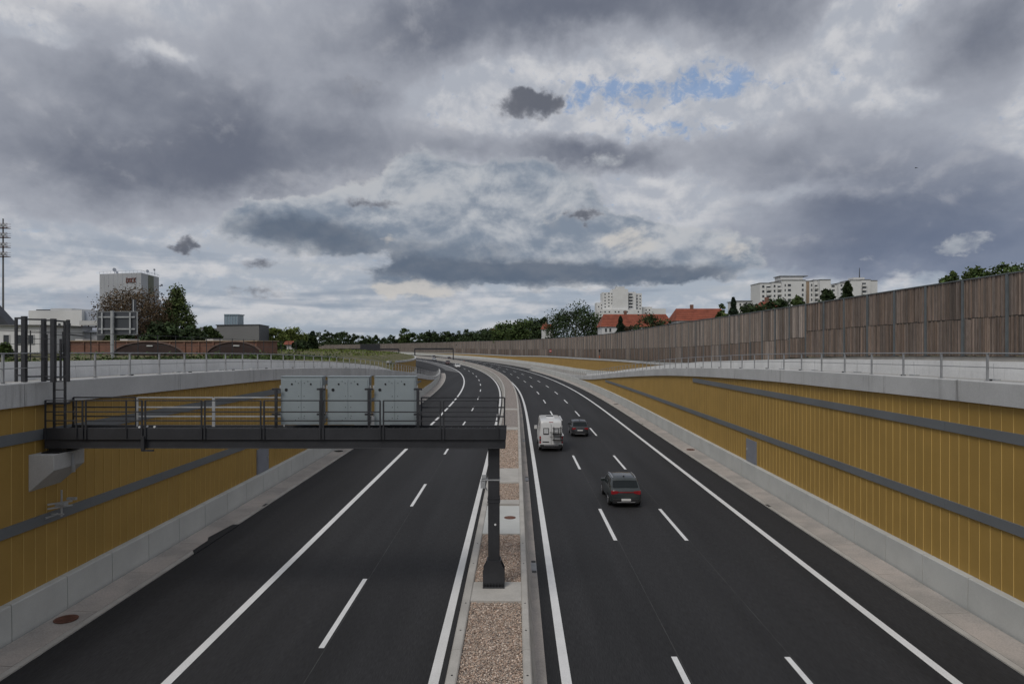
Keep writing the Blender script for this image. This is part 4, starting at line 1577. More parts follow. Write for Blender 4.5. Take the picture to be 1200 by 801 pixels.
# left
tree_px('bare_tree', 'brown half-bare tree in front of the white tower', 155, 341, 76, 112, 7.2, kind='bare', leaf='leaf_brown', n=11000, size=0.17, seed=3, low=0.24)
tree_px('poplar_tree', 'tall pointed green tree right of the brown half-bare tree', 206, 337, 42, 116, 7.2, kind='poplar', leaf='leaf_poplar', n=6500, size=0.24, seed=5, low=0.06)
for i, (x, y, w, d, lf, lab) in enumerate((
        (188, 380, 40, 104, 'leaf_dark', 'dark green bush at the foot of the brown half-bare tree'),
        (222, 384, 34, 108, 'leaf_dark', 'dark bush at the foot of the tall pointed tree'),
        (246, 384, 22, 120, 'leaf_green', 'green bush left of the grey box building'),
        (137, 388, 30, 100, 'leaf_dark', 'dark bush behind the road sign back'),
        (2, 404, 12, 62, 'leaf_green', 'small bush by the white house at the left edge'),
        (322, 386, 26, 190, 'leaf_bright', 'yellow-green bush right of the grey box building'),
        (352, 400, 16, 170, 'leaf_dark', 'low dark bush right of the small white hut'),
        (325, 402, 14, 170, 'leaf_green', 'low green bush left of the small white hut'),
        (341, 385, 26, 200, 'leaf_bright', 'bright green tree behind the small white hut'))):
    tree_px('bush', lab, x, y, w, d, left_far(d) - 0.3, kind='shrub', leaf=lf, n=3000, size=0.32, seed=20 + i, low=0.02, cat='bush')
for i, (x, y, w, d, lf, lab) in enumerate((
        (341, 385, 18, 260, 'leaf_dark', 'dark round tree rising behind the bright green tree on the left'),
        (358, 392, 22, 250, 'leaf_dark', 'low dark tree below the slim one left of the far wood'),
        (366, 388, 7, 330, 'leaf_conifer', 'slim dark tree standing above the far tree line'),
        (474, 385, 14, 580, 'leaf_green', 'rounded green tree standing tallest in the far tree line'),
        (506, 388, 18, 540, 'leaf_dark', 'dark domed tree at the right end of the far tree line'))):
    tree_px('tree', lab, x, y, w, d, 2.0, leaf=lf, n=2600, size=0.7, seed=40 + i, low=0.05)

# right, behind the noise barrier
for i, (x, y, w, d, lf, kind, lab) in enumerate((
        (674, 362, 62, 292, 'leaf_dark', 'round', 'broad green tree left of the stepped white tower block'),
        (620, 374, 42, 335, 'leaf_green', 'round', 'green tree above the noise barrier, left of the broad tree'),
        (597, 379, 38, 362, 'leaf_green', 'round', 'lower green tree left in the row above the noise barrier'),
        (633, 373, 20, 320, 'leaf_dark', 'round', 'dark narrow tree between two green trees above the noise barrier'),
        (574, 387, 32, 400, 'leaf_dark', 'round', 'low dark tree at the left end of the row behind the barrier'),
        (553, 391, 28, 430, 'leaf_dark', 'round', 'small dark tree far left behind the noise barrier'),
        (727, 370, 22, 180, 'leaf_conifer', 'conifer', 'dark fir in front of the red roofed house'),
        (765, 371, 44, 178, 'leaf_dark', 'shrub', 'dark spreading bush over the right end of the red roofed house'),
        (737, 383, 20, 184, 'leaf_brown', 'shrub', 'pale scrubby bush at the foot of the fir'),
        (799, 363, 16, 190, 'leaf_green', 'round', 'small green tree between the two red roofed houses'),
        (859, 348, 24, 138, 'leaf_conifer', 'conifer', 'dark fir at the right end of the second red roof'),
        (846, 356, 14, 160, 'leaf_green', 'round', 'small round tree left of the right fir'),
        (884, 354, 34, 125, 'leaf_dark', 'shrub', 'dark hedge bush below the white apartment block'),
        (912, 350, 30, 118, 'leaf_dark', 'shrub', 'green hedge bush under the blank white facade'),
        (935, 347, 20, 112, 'leaf_green', 'shrub', 'leafy bush peeping over the barrier by the tall post'),
        (968, 337, 20, 105, 'leaf_dark', 'round', 'loose tree left in front of the aerial mast building'),
        (992, 330, 44, 105, 'leaf_dark', 'conifer', 'layered dark tree in front of the aerial mast building'),
        (1112, 318, 26, 72, 'leaf_green', 'shrub', 'leafy treetop over the barrier, leftmost of the three at right'),
        (1140, 312, 40, 70, 'leaf_green', 'shrub', 'leafy treetop over the barrier, middle of the three at right'),
        (1186, 308, 50, 66, 'leaf_green', 'shrub', 'leafy treetop over the barrier at the right edge'))):
    tree_px('tree' if kind != 'shrub' or x > 1000 else 'bush', lab, x, y, w, d, nb_base(d) - 0.3, kind=kind, leaf=lf, n=9500 if w > 50 else (6500 if w > 30 else 4200),
            size=0.62 if d > 300 else (0.48 if d > 200 else (0.30 if d > 90 else 0.19)), seed=70 + i, low=0.1, cat='bush' if kind == 'shrub' and x < 1000 else 'tree')

# a far wood that reads as one mass
rng = random.Random(99)
q = []
for i in range(120):
    x = 300 + 270 * i / 120 + rng.uniform(-5, 5)
    d = max(520.0, 1330 - 1.65 * x) + rng.uniform(20, 180)
    yt = 392 + 3.0 * sin(x * 0.045) + rng.uniform(-3.2, 2.5)
    top = pix(x, yt, d)
    R = rng.uniform(4, 8)
    H = top.z + 1
    for c, sz, t in crown_quads(rng, 'round', H, R, 260, 1.15, 0.0):
        q.append((c + Vector((top.x, top.y, -1)), sz, t * 0.9))
for i in range(60):
    x = -700 + 11.5 * i + rng.uniform(-5, 5)
    d = rng.uniform(330, 460)
    top = pix(x, 385 + rng.uniform(-4, 5), d)
    for c, sz, t_ in crown_quads(rng, 'round', top.z - 3, rng.uniform(5, 9), 170, 1.1, 0.0):
        q.append((c + Vector((top.x, top.y, 3)), sz, t_ * 0.9))
tag(link('far_wood', leaf_mesh('far_wood', 'leaf_dark', q)), 'dark green wood along the horizon left of the noise barrier', 'wood', kind='stuff')

# weeds and grass tufts behind the left parapet and on the left field
q = []
for i in range(5200):
    s = rng.uniform(16, 75)
    o = -rng.uniform(18.9, 26)
    q.append((P(s, o, left_z(s) + abs(rng.gauss(0, 0.22)) - 0.05), rng.uniform(0.06, 0.16), rng.uniform(0.5, 1.4)))
tag(link('weeds', leaf_mesh('weeds', 'leaf_green', q)), 'rough green weeds and grass behind the left parapet', 'weeds', kind='stuff')
q = []
for i in range(9000):
    s = rng.uniform(80, 330)
    e = left_edge(s) + 1
    o = -(e + (75 - e) * rng.random() ** 1.3)
    if o < -42: z = left_far(s)
    elif o < -e - 4: z = (left_far(s) + left_rim(s)) / 2 + (-o - e - 4) / (38 - e) * (left_far(s) - left_rim(s)) / 2
    else: z = left_rim(s) + (-o - e) / 5 * (left_far(s) - left_rim(s)) / 2
    q.append((P(s, o, z + abs(rng.gauss(0, 0.10))), rng.uniform(0.1, 0.28), rng.uniform(0.6, 1.4)))
tag(link('meadow_grass', leaf_mesh('meadow_grass', 'leaf_bright', q)), 'yellowish meadow grass on the slope above the left slip road', 'grass', kind='stuff')

# ================================================================== BUILDINGS
mat('render_white', (0.66, 0.66, 0.65), 0.8, 0.05, 0.1)
mat('render_pale', (0.52, 0.52, 0.51), 0.8, 0.06, 0.1)
mat('facade_metal', (0.40, 0.41, 0.43), 0.5, 0.05, 0.1, metal=0.1)
mat('facade_side', (0.36, 0.39, 0.45), 0.5, 0.05, 0.1)
mat('facade_grey', (0.165, 0.165, 0.165), 0.7, 0.06, 0.1)
mat('facade_dark', (0.06, 0.065, 0.075), 0.6, 0.06, 0.1)
mat('olive', (0.14, 0.15, 0.11), 0.6, 0.05)
mat('brick_red', (0.19, 0.098, 0.07), 0.85, 0.15, 0.4, 0.15, 3)
mat('vault', (0.042, 0.026, 0.023), 0.8, 0.2, 0.5)
mat('vault_rim', (0.15, 0.10, 0.085), 0.8, 0.1)
mat('roof_red', (0.25, 0.072, 0.042), 0.85, 0.2, 0.6, 0.15, 4)
mat('roof_dark', (0.05, 0.055, 0.065), 0.7, 0.15, 0.5)
mat('pane', (0.04, 0.045, 0.05), 0.15, 0.1, 1, spec=0.6)
mat('pane_blue', (0.22, 0.29, 0.33), 0.2, 0.08, 0.3, spec=0.6)
mat('tan', (0.32, 0.24, 0.17), 0.8, 0.1)
mat('sign_red', (0.15, 0.065, 0.055), 0.6, 0.1)
mat('orange', (0.55, 0.11, 0.02), 0.6, 0.1)
mat('red_paint', (0.45, 0.02, 0.02), 0.5, 0.1)


def vol(t, name, x0, x1, yt, d, depth, zb, m):
    """a block whose front spans photo pixels x0..x1 with its top at yt, at distance d"""
    a, b = pix(x0, yt, d), pix(x1, yt, d)
    mb = MB()
    mb.box(a.x, b.x, d, d + depth, zb, a.z)
    return mb.build(name, MATS[m], t)


def window(t, x0, x1, y0, y1, d, m='pane', sill=False, frame=True):
    a, b = pix(x0, y0, d), pix(x1, y1, d)
    mb = MB()
    if frame:
        w = min(0.12, (b.x - a.x) * 0.12)
        for q in ((a.x - w, a.x, b.z - w, a.z + w), (b.x, b.x + w, b.z - w, a.z + w), (a.x, b.x, a.z, a.z + w), (a.x, b.x, b.z - w, b.z)):
            mb.box(q[0], q[1], d - 0.10, d, q[2], q[3])
        o = mb.build('window', MATS['render_pale'], t)
        mb = MB(); mb.box(a.x, b.x, d - 0.03, d, b.z, a.z); mb.build('pane', MATS[m], o)
    else:
        mb.box(a.x, b.x, d - 0.05, d, b.z, a.z)
        mb.build('window', MATS[m], t)


def balcony(t, x0, x1, y, d):
    """dark loggia with a white parapet in front of it"""
    a, b = pix(x0, y - 2.0, d), pix(x1, y, d)
    mb = MB(); mb.box(a.x, b.x, d - 0.04, d, b.z, a.z); o = mb.build('balcony', MATS['pane'], t)
    mb = MB(); mb.box(a.x - 0.1, b.x + 0.1, d - 1.3, d - 0.05, b.z - 1.1, b.z); mb.build('parapet', MATS['render_white'], o)


# ---- left: white tower with lettering
tw = thing('office_tower', 'pale grey tower with red lettering and roof aerials on the left', 'building')
A, B_, Cc = pix(115, 400, 303), pix(164, 400, 297), pix(185, 400, 318)
A.z = B_.z = Cc.z = 0.0
Dd = A + (Cc - B_)
ZT = EYE + 80.5 * 300 / 800
mb = MB()
mb.prism([(p.x, p.y) for p in (A, B_, Cc, Dd)], 'z', 3, ZT)
mb.build('wall', MATS['facade_metal'], tw)
nrm = Vector(((Cc - B_).y, -(Cc - B_).x, 0)).normalized()
mb = MB()
u, v = B_.lerp(Cc, .38), B_.lerp(Cc, .68)
mb.prism([((u).x, (u).y), ((v).x, (v).y), ((v + nrm * .12).x, (v + nrm * .12).y), ((u + nrm * .12).x, (u + nrm * .12).y)], 'z', ZT - 9.5, ZT - 0.3)
mb.build('stair_window', MATS['olive'], tw)
n2 = Vector(((B_ - A).y, -(B_ - A).x, 0)).normalized()
for i in range(1, 9):
    p = A.lerp(B_, i / 9)
    mb = MB(); mb.bar((p + n2 * .03) + Vector((0, 0, 3)), (p + n2 * .03) + Vector((0, 0, ZT - .2)), 0.06); mb.build('facade_joint', MATS['facade_side'], tw)
STROKES = {'D': [(0, 0, 0, 1), (0, 1, .6, .85), (.6, .85, .75, .5), (.75, .5, .6, .15), (.6, .15, 0, 0)],
           'O': [(.1, .1, 0, .5), (0, .5, .1, .9), (.1, .9, .65, .9), (.65, .9, .75, .5), (.75, .5, .65, .1), (.65, .1, .1, .1)],
           'C': [(.7, .9, .15, .95), (.15, .95, 0, .5), (0, .5, .15, .05), (.15, .05, .7, .1)],
           'K': [(0, 0, 0, 1), (0, .5, .7, 1), (.2, .6, .75, 0)]}
ud = (B_ - A).normalized()
for i, ch in enumerate('DOCK'):
    o = A.lerp(B_, 0.66) + n2 * 0.18 + ud * (i * 1.35)
    mb = MB()
    for x0, z0, x1, z1 in STROKES[ch]:
        mb.bar(o + ud * (x0 * 1.35) + Vector((0, 0, ZT - 4.3 + z0 * 2.2)), o + ud * (x1 * 1.35) + Vector((0, 0, ZT - 4.3 + z1 * 2.2)), 0.34, 0.2)
    mb.build('letter', MATS['sign_red'], tw)
mb = MB()
for p, q_ in ((A, B_), (B_, Cc)):
    mb.bar(p + Vector((0, 0, ZT + 1.1)), q_ + Vector((0, 0, ZT + 1.1)), 0.08)
    for i in range(12):
        r = p.lerp(q_, i / 11)
        mb.bar(r + Vector((0, 0, ZT)), r + Vector((0, 0, ZT + 1.1)), 0.06)
mb.build('roof_railing', MATS['facade_side'], tw)
for x, dz, rr in ((133, 2.2, .9), (136, 1.0, .6), (172, 1.6, .7), (180, 2.2, .5)):
    c = pix(x, 400, 306); c.z = ZT + dz
    mb = MB()
    mb.tube([(c.x, c.y, ZT), (c.x, c.y, ZT + dz)], .12, 6)
    mb.tube([(c.x, c.y - .3, c.z), (c.x, c.y, c.z + .1)], [rr, rr * .3], 14)
    mb.build('dish_aerial', MATS['facade_side'], tw)
for z in (ZT - 4, ZT - 8):
    mb = MB(); mb.tube([(Cc.x, Cc.y, z), (Cc.x + 1.4, Cc.y, z + .3)], .1, 6); mb.tube([(Cc.x + 1.4, Cc.y - .3, z + .3), (Cc.x + 1.4, Cc.y, z + .3)], .5, 10); mb.build('side_aerial', MATS['facade_side'], tw)

wb = thing('warehouse', 'white stepped flat-roofed works building left of the tower', 'building')
vol(wb, 'wall', 31, 83, 363, 158, 30, 6, 'render_white')
vol(wb, 'upper_storey', 57, 82, 360.5, 160, 14, 6, 'render_pale')
vol(wb, 'wing', 83, 94, 362.5, 156, 20, 6, 'render_white')
vol(wb, 'glazed_wing', 94, 112, 363.5, 157, 20, 6, 'facade_side')
vol(wb, 'canopy', 91, 113, 375, 150, 6, 12.9, 'render_pale')
for x in (93, 101, 110): vol(wb, 'canopy_post', x, x + 0.7, 376, 151, 0.3, 7, 'rust')
vol(wb, 'roof_plant', 40, 56, 361.8, 166, 4, 12, 'facade_dark')
for x in (66, 78): vol(wb, 'roof_plant', x, x + 2, 378, 157.2, .3, 12, 'facade_dark')

wh = thing('white_house', 'white rendered house with dark windows at the left edge', 'house')
vol(wh, 'wall', -70, 44, 381, 96, 12, 7, 'render_white')
vol(wh, 'roof', -71, 45, 379.6, 95.5, 13, pix(0, 381, 96).z, 'facade_grey')
for x in (2, 17, 31, -14, -30):
    window(wh, x, x + 6.5, 392, 402, 96)
gh = thing('gabled_house', 'dark gable roof rising behind the white house at the left edge', 'house')
mb = MB()
a, b, c = pix(-46, 380, 130), pix(8, 380, 130), pix(-16, 354, 130)
mb.prism([(a.x, a.z), (b.x, b.z), (c.x, c.z)], 'y', 130, 132.5)
mb.build('roof', MATS['roof_dark'], gh)
vol(gh, 'wall', -44, 6, 380, 130.3, 2, 6.5, 'render_pale')
sh = thing('metal_shed', 'low grey metal shed in front of the white works building', 'shed')
vol(sh, 'wall', 76, 112, 389, 106, 10, 7, 'facade_metal')
mb = MB()
a, b = pix(76, 389, 106), pix(113, 386, 106)
mb.prism([(106, a.z), (116, a.z + 1.0), (116, a.z + 1.1), (105.5, a.z + 0.12)], 'x', a.x - .2, b.x)
mb.build('roof', MATS['facade_side'], sh)

# ---- brick halls with barrel roofs
bk = thing('brick_hall', 'long low red brick building behind the barrel roofed halls', 'building')
vol(bk, 'wall', 72, 300, 399.5, 92, 8, 6.5, 'brick_red')
vol(bk, 'coping_strip', 71, 301, 398.3, 91.8, 8.4, pix(0, 399.5, 92).z, 'tan')
for i in range(13):
    x = 78 + i * 17
    vol(bk, 'pilaster', x, x + 1.6, 400, 91.85, .15, 6.5, 'brick_red')
for x in (86, 139, 240): vol(bk, 'roof_hatch', x, x + 9, 396.6, 94, 3, pix(0, 399.5, 92).z, 'render_pale')
for x0, x1, lab in ((127, 217, 'dark barrel roofed hall right of the road sign post'), (239, 309, 'dark barrel roofed hall below the grey box building')):
    t = thing('vaulted_hall', lab, 'building')
    d = 80
    a, b = pix(x0, 418, d), pix(x1, 418, d)
    cx, rx, rz_ = (a.x + b.x) / 2, (b.x - a.x) / 2, 20.5 * d / 800
    zb = a.z - 0.2
    arc = [(cx + rx * cos(k * pi / 24), zb + rz_ * sin(k * pi / 24)) for k in range(25)]
    mb = MB()
    back = [(p[0] * (d + 5) / d, p[1]) for p in arc]          # the hall runs on, away from the motorway
    for k in range(24):
        mb.poly([(arc[k][0], d, arc[k][1]), (arc[k + 1][0], d, arc[k + 1][1]), (back[k + 1][0], d + 5, back[k + 1][1]), (back[k][0], d + 5, back[k][1])])
    mb.poly([(p[0], d, p[1]) for p in arc]); mb.poly([(p[0], d + 5, p[1]) for p in back])
    mb.build('vault', MATS['vault'], t)
    mb = MB()
    for (p, q_) in zip(arc, arc[1:]): mb.bar((p[0], d - 0.05, p[1]), (q_[0], d - 0.05, q_[1]), 0.12, 0.14)
    mb.build('rim', MATS['vault_rim'], t)
    mb = MB(); mb.box(cx - .1, cx + .6, d - .12, d - .02, zb + rz_ * .72, zb + rz_ * .80); mb.build('skylight_glint', MATS['render_pale'], t)  # pale piece painted in for the glint of a skylight

gb = thing('grey_box_building', 'plain grey box building with a glass roof lantern', 'building')
a, b, c = pix(253, 400, 172), pix(303, 400, 168), pix(314, 400, 186)
dd_ = a + (c - b)
zt = EYE + 19.5 * 170 / 800
mb = MB(); mb.prism([(p.x, p.y) for p in (a, b, c, dd_)], 'z', 4, zt); mb.build('wall', MATS['facade_grey'], gb)
n3 = Vector(((c - b).y, -(c - b).x, 0)).normalized() * 0.05
mb = MB(); mb.prism([((p).x, (p).y) for p in (b + n3, c + n3, c + n3 * 3, b + n3 * 3)], 'z', 4, zt - 0.1); mb.build('dark_side_sheet', MATS['facade_dark'], gb)  # darker sheet laid over the right-hand wall
mb = MB(); mb.prism([(p.x, p.y) for p in (a + Vector((-.2, -.2, 0)), b + Vector((.2, -.2, 0)), c + Vector((.3, 0, 0)), dd_)], 'z', zt, zt + .22); mb.build('roof_edge', MATS['facade_dark'], gb)
lan = vol(gb, 'lantern', 262, 277.5, 368.5, 176, 4, zt, 'pane_blue')
for i in range(6):
    x = 262 + i * 3.1
    vol(gb, 'lantern_mullion', x - .15, x + .15, 368, 175.9, .1, zt, 'facade_side')
vol(gb, 'lantern_roof', 261.6, 278, 367.3, 175.8, 4.4, pix(0, 368.5, 176).z, 'pane_blue')
vol(gb, 'low_wing', 224, 254, 386, 190, 14, 4, 'facade_side')
for x, w, y in ((226, 4, 383.5), (233, 6, 382.5), (243, 9, 384)): vol(gb, 'roof_plant', x, x + w, y, 191, 3, 10, 'facade_grey')

hu = thing('white_hut', 'tiny white hut with red roof among the left bushes', 'hut')
vol(hu, 'wall', 332, 341, 403, 178, 3, 6, 'render_white')
a, b = pix(331, 403, 177.5), pix(342, 403, 177.5)
mb = MB(); mb.prism([(177.5, a.z), (181.5, a.z), (179.5, a.z + .9)], 'x', a.x, b.x); mb.build('roof', MATS['roof_red'], hu)
ch = thing('chimney_mast', 'thin grey chimney right of the grey box building', 'chimney')
p = pix(318.5, 384, 210)
mb = MB(); mb.tube([(p.x, p.y, 4), (p.x, p.y, p.z)], [.5, .4], 10); mb.build('stack', MATS['facade_grey'], ch)
mb = MB(); mb.tube([(p.x, p.y, p.z - .5), (p.x, p.y, p.z + .1)], .6, 10); mb.build('cap', MATS['facade_dark'], ch)

# ---- right: stepped white tower block
tb = thing('tower_block', 'stepped white tower block above the trees right of centre', 'building')
D0 = 600
for x0, x1, yt, dd, dep in ((699, 712, 354, 604, 14), (706, 722, 342, 600, 16), (718, 736, 338, 596, 18), (733, 745, 341.5, 602, 14), (744, 752, 343, 606, 12), (752, 764, 359, 612, 14), (764, 780, 361, 622, 10), (700, 752, 362, 594, 8)):
    vol(tb, 'wall', x0, x1, yt, dd, dep, 3, 'render_white')
vol(tb, 'roof_house', 722, 732, 335.3, 600, 8, pix(0, 338, 596).z, 'render_pale')
p = pix(722, 333.5, 603)
mb = MB(); mb.tube([(p.x, p.y, pix(0, 338, 596).z), (p.x, p.y, p.z)], .2, 6); mb.build('aerial', MATS['facade_dark'], tb)
for cx, dd, y0, n in ((709, 600, 343.5, 5), (713.5, 600, 342.5, 5), (717, 600, 343, 4), (701.5, 604, 358, 2), (705, 604, 356, 3), (734.5, 602, 344, 5), (746.5, 606, 345, 5), (750, 606, 345.5, 5), (757, 612, 362, 2), (761, 612, 362, 2)):
    for k in range(n):
        window(tb, cx - .7, cx + .7, y0 + k * 3.7, y0 + 1.6 + k * 3.7, dd, frame=False)
for k in range(5): balcony(tb, 736.5, 741, 345.5 + k * 3.7, 602)
for cx in (704, 709, 714, 721, 725, 731, 735, 748):
    for k in range(2): window(tb, cx - .8, cx + .8, 364 + k * 3.6, 365.7 + k * 3.6, 594, frame=False)

# ---- right: white apartment blocks
ab = thing('apartment_block', 'white apartment block with balconies above the red roofs on the right', 'building')
d = 350
for x0, x1, yt, dd, dep in ((890, 904, 331.5, 354, 14), (904, 916, 330.5, 352, 14), (916, 943, 328, 350, 16), (943, 953, 329, 356, 12), (953, 960, 328, 355, 12), (960, 972.5, 327.5, 352, 14)):
    vol(ab, 'wall', x0, x1, yt, dd, dep, 3, 'render_white')
    vol(ab, 'roof_edge', x0 - .2, x1 + .2, yt - .7, dd - .3, dep + .5, pix(0, yt, dd).z, 'facade_grey')
vol(ab, 'roof_house', 914, 940, 323.5, 356, 8, pix(0, 327.3, 350).z, 'render_white')
vol(ab, 'roof_house_edge', 913, 946, 322.6, 355.5, 9, pix(0, 323.5, 356).z, 'facade_grey')
vol(ab, 'stair_strip', 944, 947.5, 329.5, 355.9, .1, 3, 'tan')
for k in range(5):
    y = 334 + k * 5.7
    window(ab, 892.5, 895, y, y + 2.6, 354)
    balcony(ab, 897.5, 902.5, y + 3, 354)
    window(ab, 906, 908, y - .5, y + 2, 352)
    balcony(ab, 910.5, 914, y + 2.5, 352)
    window(ab, 918.7, 920, y - 1.5, y + 1.2, 350)
    window(ab, 922.5, 926, y - 1.5, y + 1, 350)
    window(ab, 938.8, 940.8, y - 1.8, y + 1, 350)
    window(ab, 949.5, 951, y - 1.8, y + 1, 356)
    balcony(ab, 953.8, 959.5, y + 1.5, 355)
ab2 = thing('apartment_block', 'smaller white apartment block with a roof mast, right of the larger one', 'building')
for x0, x1, yt, dd, dep in ((972, 982, 333, 425, 12), (982, 996, 331.5, 422, 14), (996, 1008, 328, 420, 14), (1008, 1019, 327.5, 424, 14), (1019, 1027, 328.5, 426, 14)):
    vol(ab2, 'wall', x0, x1, yt, dd, dep, 3, 'render_white')
    vol(ab2, 'roof_edge', x0 - .2, x1 + .2, yt - .6, dd - .3, dep + .5, pix(0, yt, dd).z, 'facade_grey')
vol(ab2, 'roof_house', 999, 1012, 324.8, 426, 7, pix(0, 328, 420).z, 'render_white')
p = pix(1006, 313.5, 428)
mb = MB(); mb.tube([(p.x, p.y, pix(0, 325, 426).z), (p.x, p.y, p.z)], [.35, .15], 6); mb.build('mast', MATS['facade_dark'], ab2)
for k in range(3):
    y = 331 + k * 4.8
    window(ab2, 973.5, 977, y + 3, y + 5, 425)
    window(ab2, 984, 986, y + 2, y + 4, 422)
    window(ab2, 990, 993, y + 2, y + 4, 422)
    balcony(ab2, 1009, 1013.5, y + 2, 424)
lb = thing('flat_roofed_block', 'low white flat roofed block between the fir and the apartment block', 'building')
vol(lb, 'wall', 862, 881, 352.5, 260, 10, 3, 'render_white')
vol(lb, 'roof_edge', 861.5, 881.5, 351.6, 259.6, 11, pix(0, 352.5, 260).z, 'facade_grey')
for x in (866, 870.5, 875): window(lb, x, x + 1.8, 355, 357.6, 260)


def red_house(label, x0, x1, yr, ye, d, depth, wins=(), hip=6):
    t = thing('red_roofed_house', label, 'house')
    a, b = pix(x0, ye, d), pix(x1, ye, d)
    zr = pix(0, yr, d + depth / 2).z
    ze = a.z
    w0, w1 = a.x, b.x
    h = hip * d / 800
    mb = MB(); mb.box(w0 + .4, w1 - .4, d + .4, d + depth - .4, 3.0, ze); mb.build('wall', MATS['render_white'], t)
    R0, R1 = (w0 + h, d + depth / 2, zr), (w1 - h, d + depth / 2, zr)
    mb = MB()
    c = [(w0, d, ze), (w1, d, ze), (w1, d + depth, ze), (w0, d + depth, ze)]
    mb.poly([c[0], c[1], R1, R0]); mb.poly([c[1], c[2], R1]); mb.poly([c[2], c[3], R0, R1]); mb.poly([c[3], c[0], R0]); mb.poly(c[::-1])
    rf = mb.build('roof', MATS['roof_red'], t)
    n = int((zr - ze) / .45)
    for i in range(1, n):
        f = i / n
        p, q_ = Vector(c[0]).lerp(Vector(R0), f), Vector(c[1]).lerp(Vector(R1), f)
        mb = MB(); mb.bar(p + Vector((0, -.03, .02)), q_ + Vector((0, -.03, .02)), .12, .05); mb.build('tile_course', MATS['roof_red'], rf)
    mb = MB(); m_ = Vector(R0).lerp(Vector(R1), .35); mb.box(m_.x - .4, m_.x + .4, m_.y - .3, m_.y + .3, zr - .5, zr + 1.0); mb.build('chimney', MATS['brick_red'], rf)
    for x, y in wins: window(t, x, x + 2.0, y, y + 4, d + .4)
    return t


red_house('long red roofed house with pale wall in front of the tower block', 704, 791, 367.5, 382, 195, 11, ((709, 384), (714, 384), (738, 383), (741, 383)))
red_house('second red roofed house right of the long one', 792, 858, 361, 375, 170, 11)
red_house('small red roof between the trees left of the broad tree', 634, 650, 379, 385, 310, 9, (), 3)
red_house('faint far red roof at the left end of the tree row', 570, 592, 385, 391, 420, 10, (), 3)
red_house('red roof strip below the white apartment block', 895, 925, 353, 362, 150, 9, (), 4)

# ================================================================== STREET FURNITURE IN THE BACKGROUND
sg = thing('road_sign', 'back of a large road sign on a grey post behind the left parapet', 'road sign')
d = 45
a, b = pix(111.5, 364.5, d), pix(158, 391, d)
mb = MB(); mb.box(a.x, b.x, d + .1, d + .16, b.z, a.z); mb.build('sign_panel', MATS['facade_dark'], sg)
mb = MB()
for z in (a.z - .35, b.z + .35): mb.box(a.x + .1, b.x - .1, d + .03, d + .1, z - .05, z + .05)
for x in (a.x + .35, b.x - .4): mb.box(x - .05, x + .05, d - .02, d + .03, b.z + .05, a.z - .05)
mb.build('stiffener', MATS['galvanised'], sg)
mb = MB()
for q_ in ((a.x - .03, a.x, b.z, a.z), (b.x, b.x + .03, b.z, a.z), (a.x, b.x, a.z, a.z + .03), (a.x, b.x, b.z - .03, b.z)): mb.box(q_[0], q_[1], d + .08, d + .17, q_[2], q_[3])
mb.build('edge_frame', MATS['galvanised'], sg)
p = pix(131, 391, d)
mb = MB(); mb.tube([(p.x, d - .1, 7.0), (p.x, d - .1, a.z + .05)], .11, 12); mb.build('post', MATS['galvanised'], sg)
mb = MB(); q_ = pix(153.5, 350, d); mb.box(q_.x - .14, q_.x + .14, d + .2, d + .26, b.z + .4, q_.z); mb.build('side_panel', MATS['facade_dark'], sg)
mb = MB(); mb.box(q_.x - .03, q_.x + .03, d + .13, d + .2, b.z + .3, q_.z); mb.build('side_bar', MATS['galvanised'], sg)

fl = thing('floodlight_mast', 'tall floodlight mast with four lamp platforms at the left edge', 'mast')
p = pix(1, 300, 150)
mb = MB(); mb.tube([(p.x, 150, 6), (p.x, 150, pix(0, 255, 150).z)], [.26, .14], 10); mb.build('pole', MATS['facade_grey'], fl)
for y in (263, 274, 285.5, 296.5):
    z = pix(0, y, 150).z
    mb = MB()
    mb.box(p.x - 1.4, p.x + 1.3, 149.4, 150.6, z - .65, z - .55)
    for zz in (z - .2, z + .35):
        mb.bar((p.x - 1.4, 149.4, zz), (p.x + 1.3, 149.4, zz), .06); mb.bar((p.x - 1.4, 150.6, zz), (p.x + 1.3, 150.6, zz), .06)
    for x in (-1.4, -.5, .4, 1.3): mb.bar((p.x + x, 149.4, z - .6), (p.x + x, 149.4, z + .4), .06)
    o = mb.build('platform', MATS['rust'], fl)
    for x in (-.9, 0, .8):
        mb = MB(); mb.box(p.x + x - .25, p.x + x + .25, 149.1, 149.38, z - .3, z + .2); mb.build('lamp', MATS['galvanised'], o)

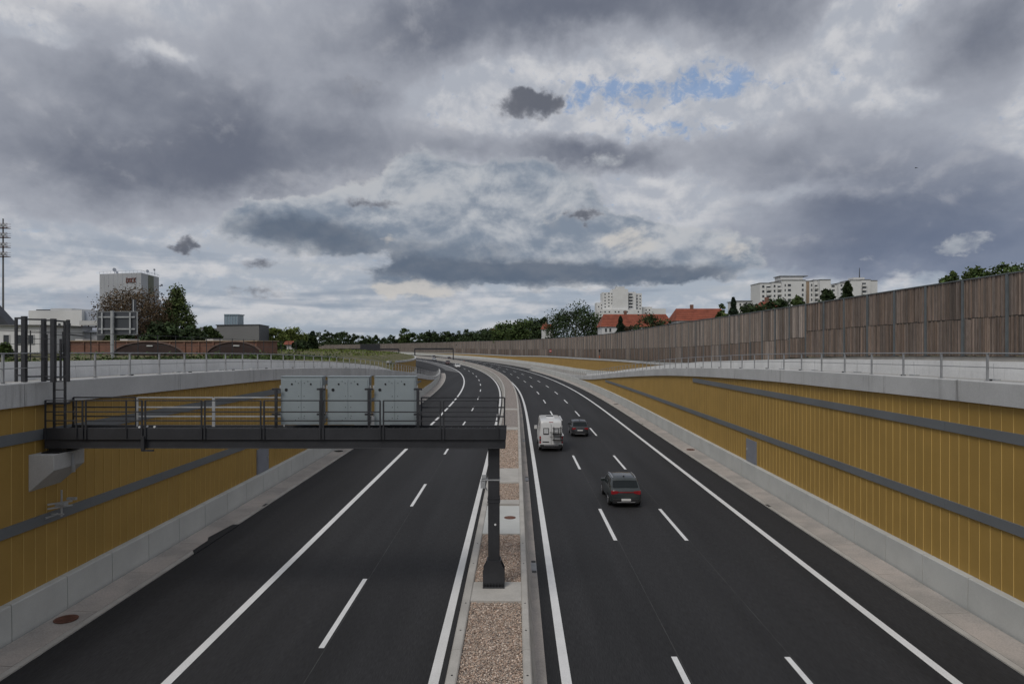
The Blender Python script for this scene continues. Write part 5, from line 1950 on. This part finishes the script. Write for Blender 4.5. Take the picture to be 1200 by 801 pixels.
fe = thing('wire_fence', 'thin dark wire fence in front of the brick hall', 'fence')
s = 27.5
while s < 78:
    p = P(s, -25, left_z(s))
    mb = MB(); mb.tube([p, p + Vector((0, 0, 1.8))], .03, 6); mb.build('post', MATS['steel_dark'], fe)
    s += 2.5
for h in (0.5, 1.1, 1.75):
    mb = MB(); mb.tube([P(q_, -25, left_z(q_) + h) for q_ in srange(27.5, 77.5, 2.5)], .012, 4); mb.build('wire', MATS['steel_dark'], fe)


def traffic_sign(label, s, o, z, h, round_=True):
    p = P(s, o, z)
    t = thing('traffic_sign', label, 'road sign', p, head(s))
    mb = MB(); mb.tube([(0, 0, -.2), (0, 0, h)], .05, 8); mb.build('pole', MATS['facade_dark'], t)
    if round_:
        mb = MB(); mb.tube([(0, -.06, h - .45), (0, -.09, h - .45)], .5, 24); dsk = mb.build('disc', MATS['red_paint'], t)
        mb = MB(); mb.box(-.36, .36, -.10, -.092, h - .56, h - .34); mb.build('white_bar', MATS['paint'], dsk)
    else:
        mb = MB(); mb.box(-.12, .12, -.12, .12, 0.1, .8); mb.build('lamp_box', MATS['orange'], t)
        mb = MB(); mb.box(-.2, .2, -.1, .1, h - .6, h); mb.build('signal_head', MATS['black'], t)


traffic_sign('small red and white round sign in front of the noise barrier', 250, 27.6, nb_base(250), 2.3)
traffic_sign('thin dark signal post with orange box by the noise barrier', 183, 27.6, nb_base(183), 2.4, False)

co = thing('traffic_cone', 'tiny orange traffic cone on the far end of the median', 'cone', P(292, 0.9, 0.02), 0)
mb = MB(); mb.tube([(0, 0, .05), (0, 0, 1.3)], [.38, .06], 12); mb.build('body', MATS['orange'], co)
mb = MB(); mb.tube([(0, 0, .65), (0, 0, .9)], [.25, .18], 12); mb.build('reflective_band', MATS['paint'], co)
mb = MB(); mb.box(-.5, .5, -.5, .5, 0, .06); mb.build('foot', MATS['black'], co)

bd = thing('bird', 'tiny dark bird flying high on the right of the sky', 'bird', pix(1072, 197, 90), 0.6)
mb = MB()
mb.tube([(0, -.16, 0), (0, -.05, .01), (0, .08, .01), (0, .18, 0)], [.01, .05, .045, .01], 8)
mb.build('body', MATS['black'], bd, True)
for sx in (-1, 1):
    mb = MB(); mb.prism([(sx * .03, -.05), (sx * .03, .08), (sx * .2, .05), (sx * .4, -.06), (sx * .2, -.04)], 'z', 0.015, 0.028); mb.build('wing', MATS['black'], bd)
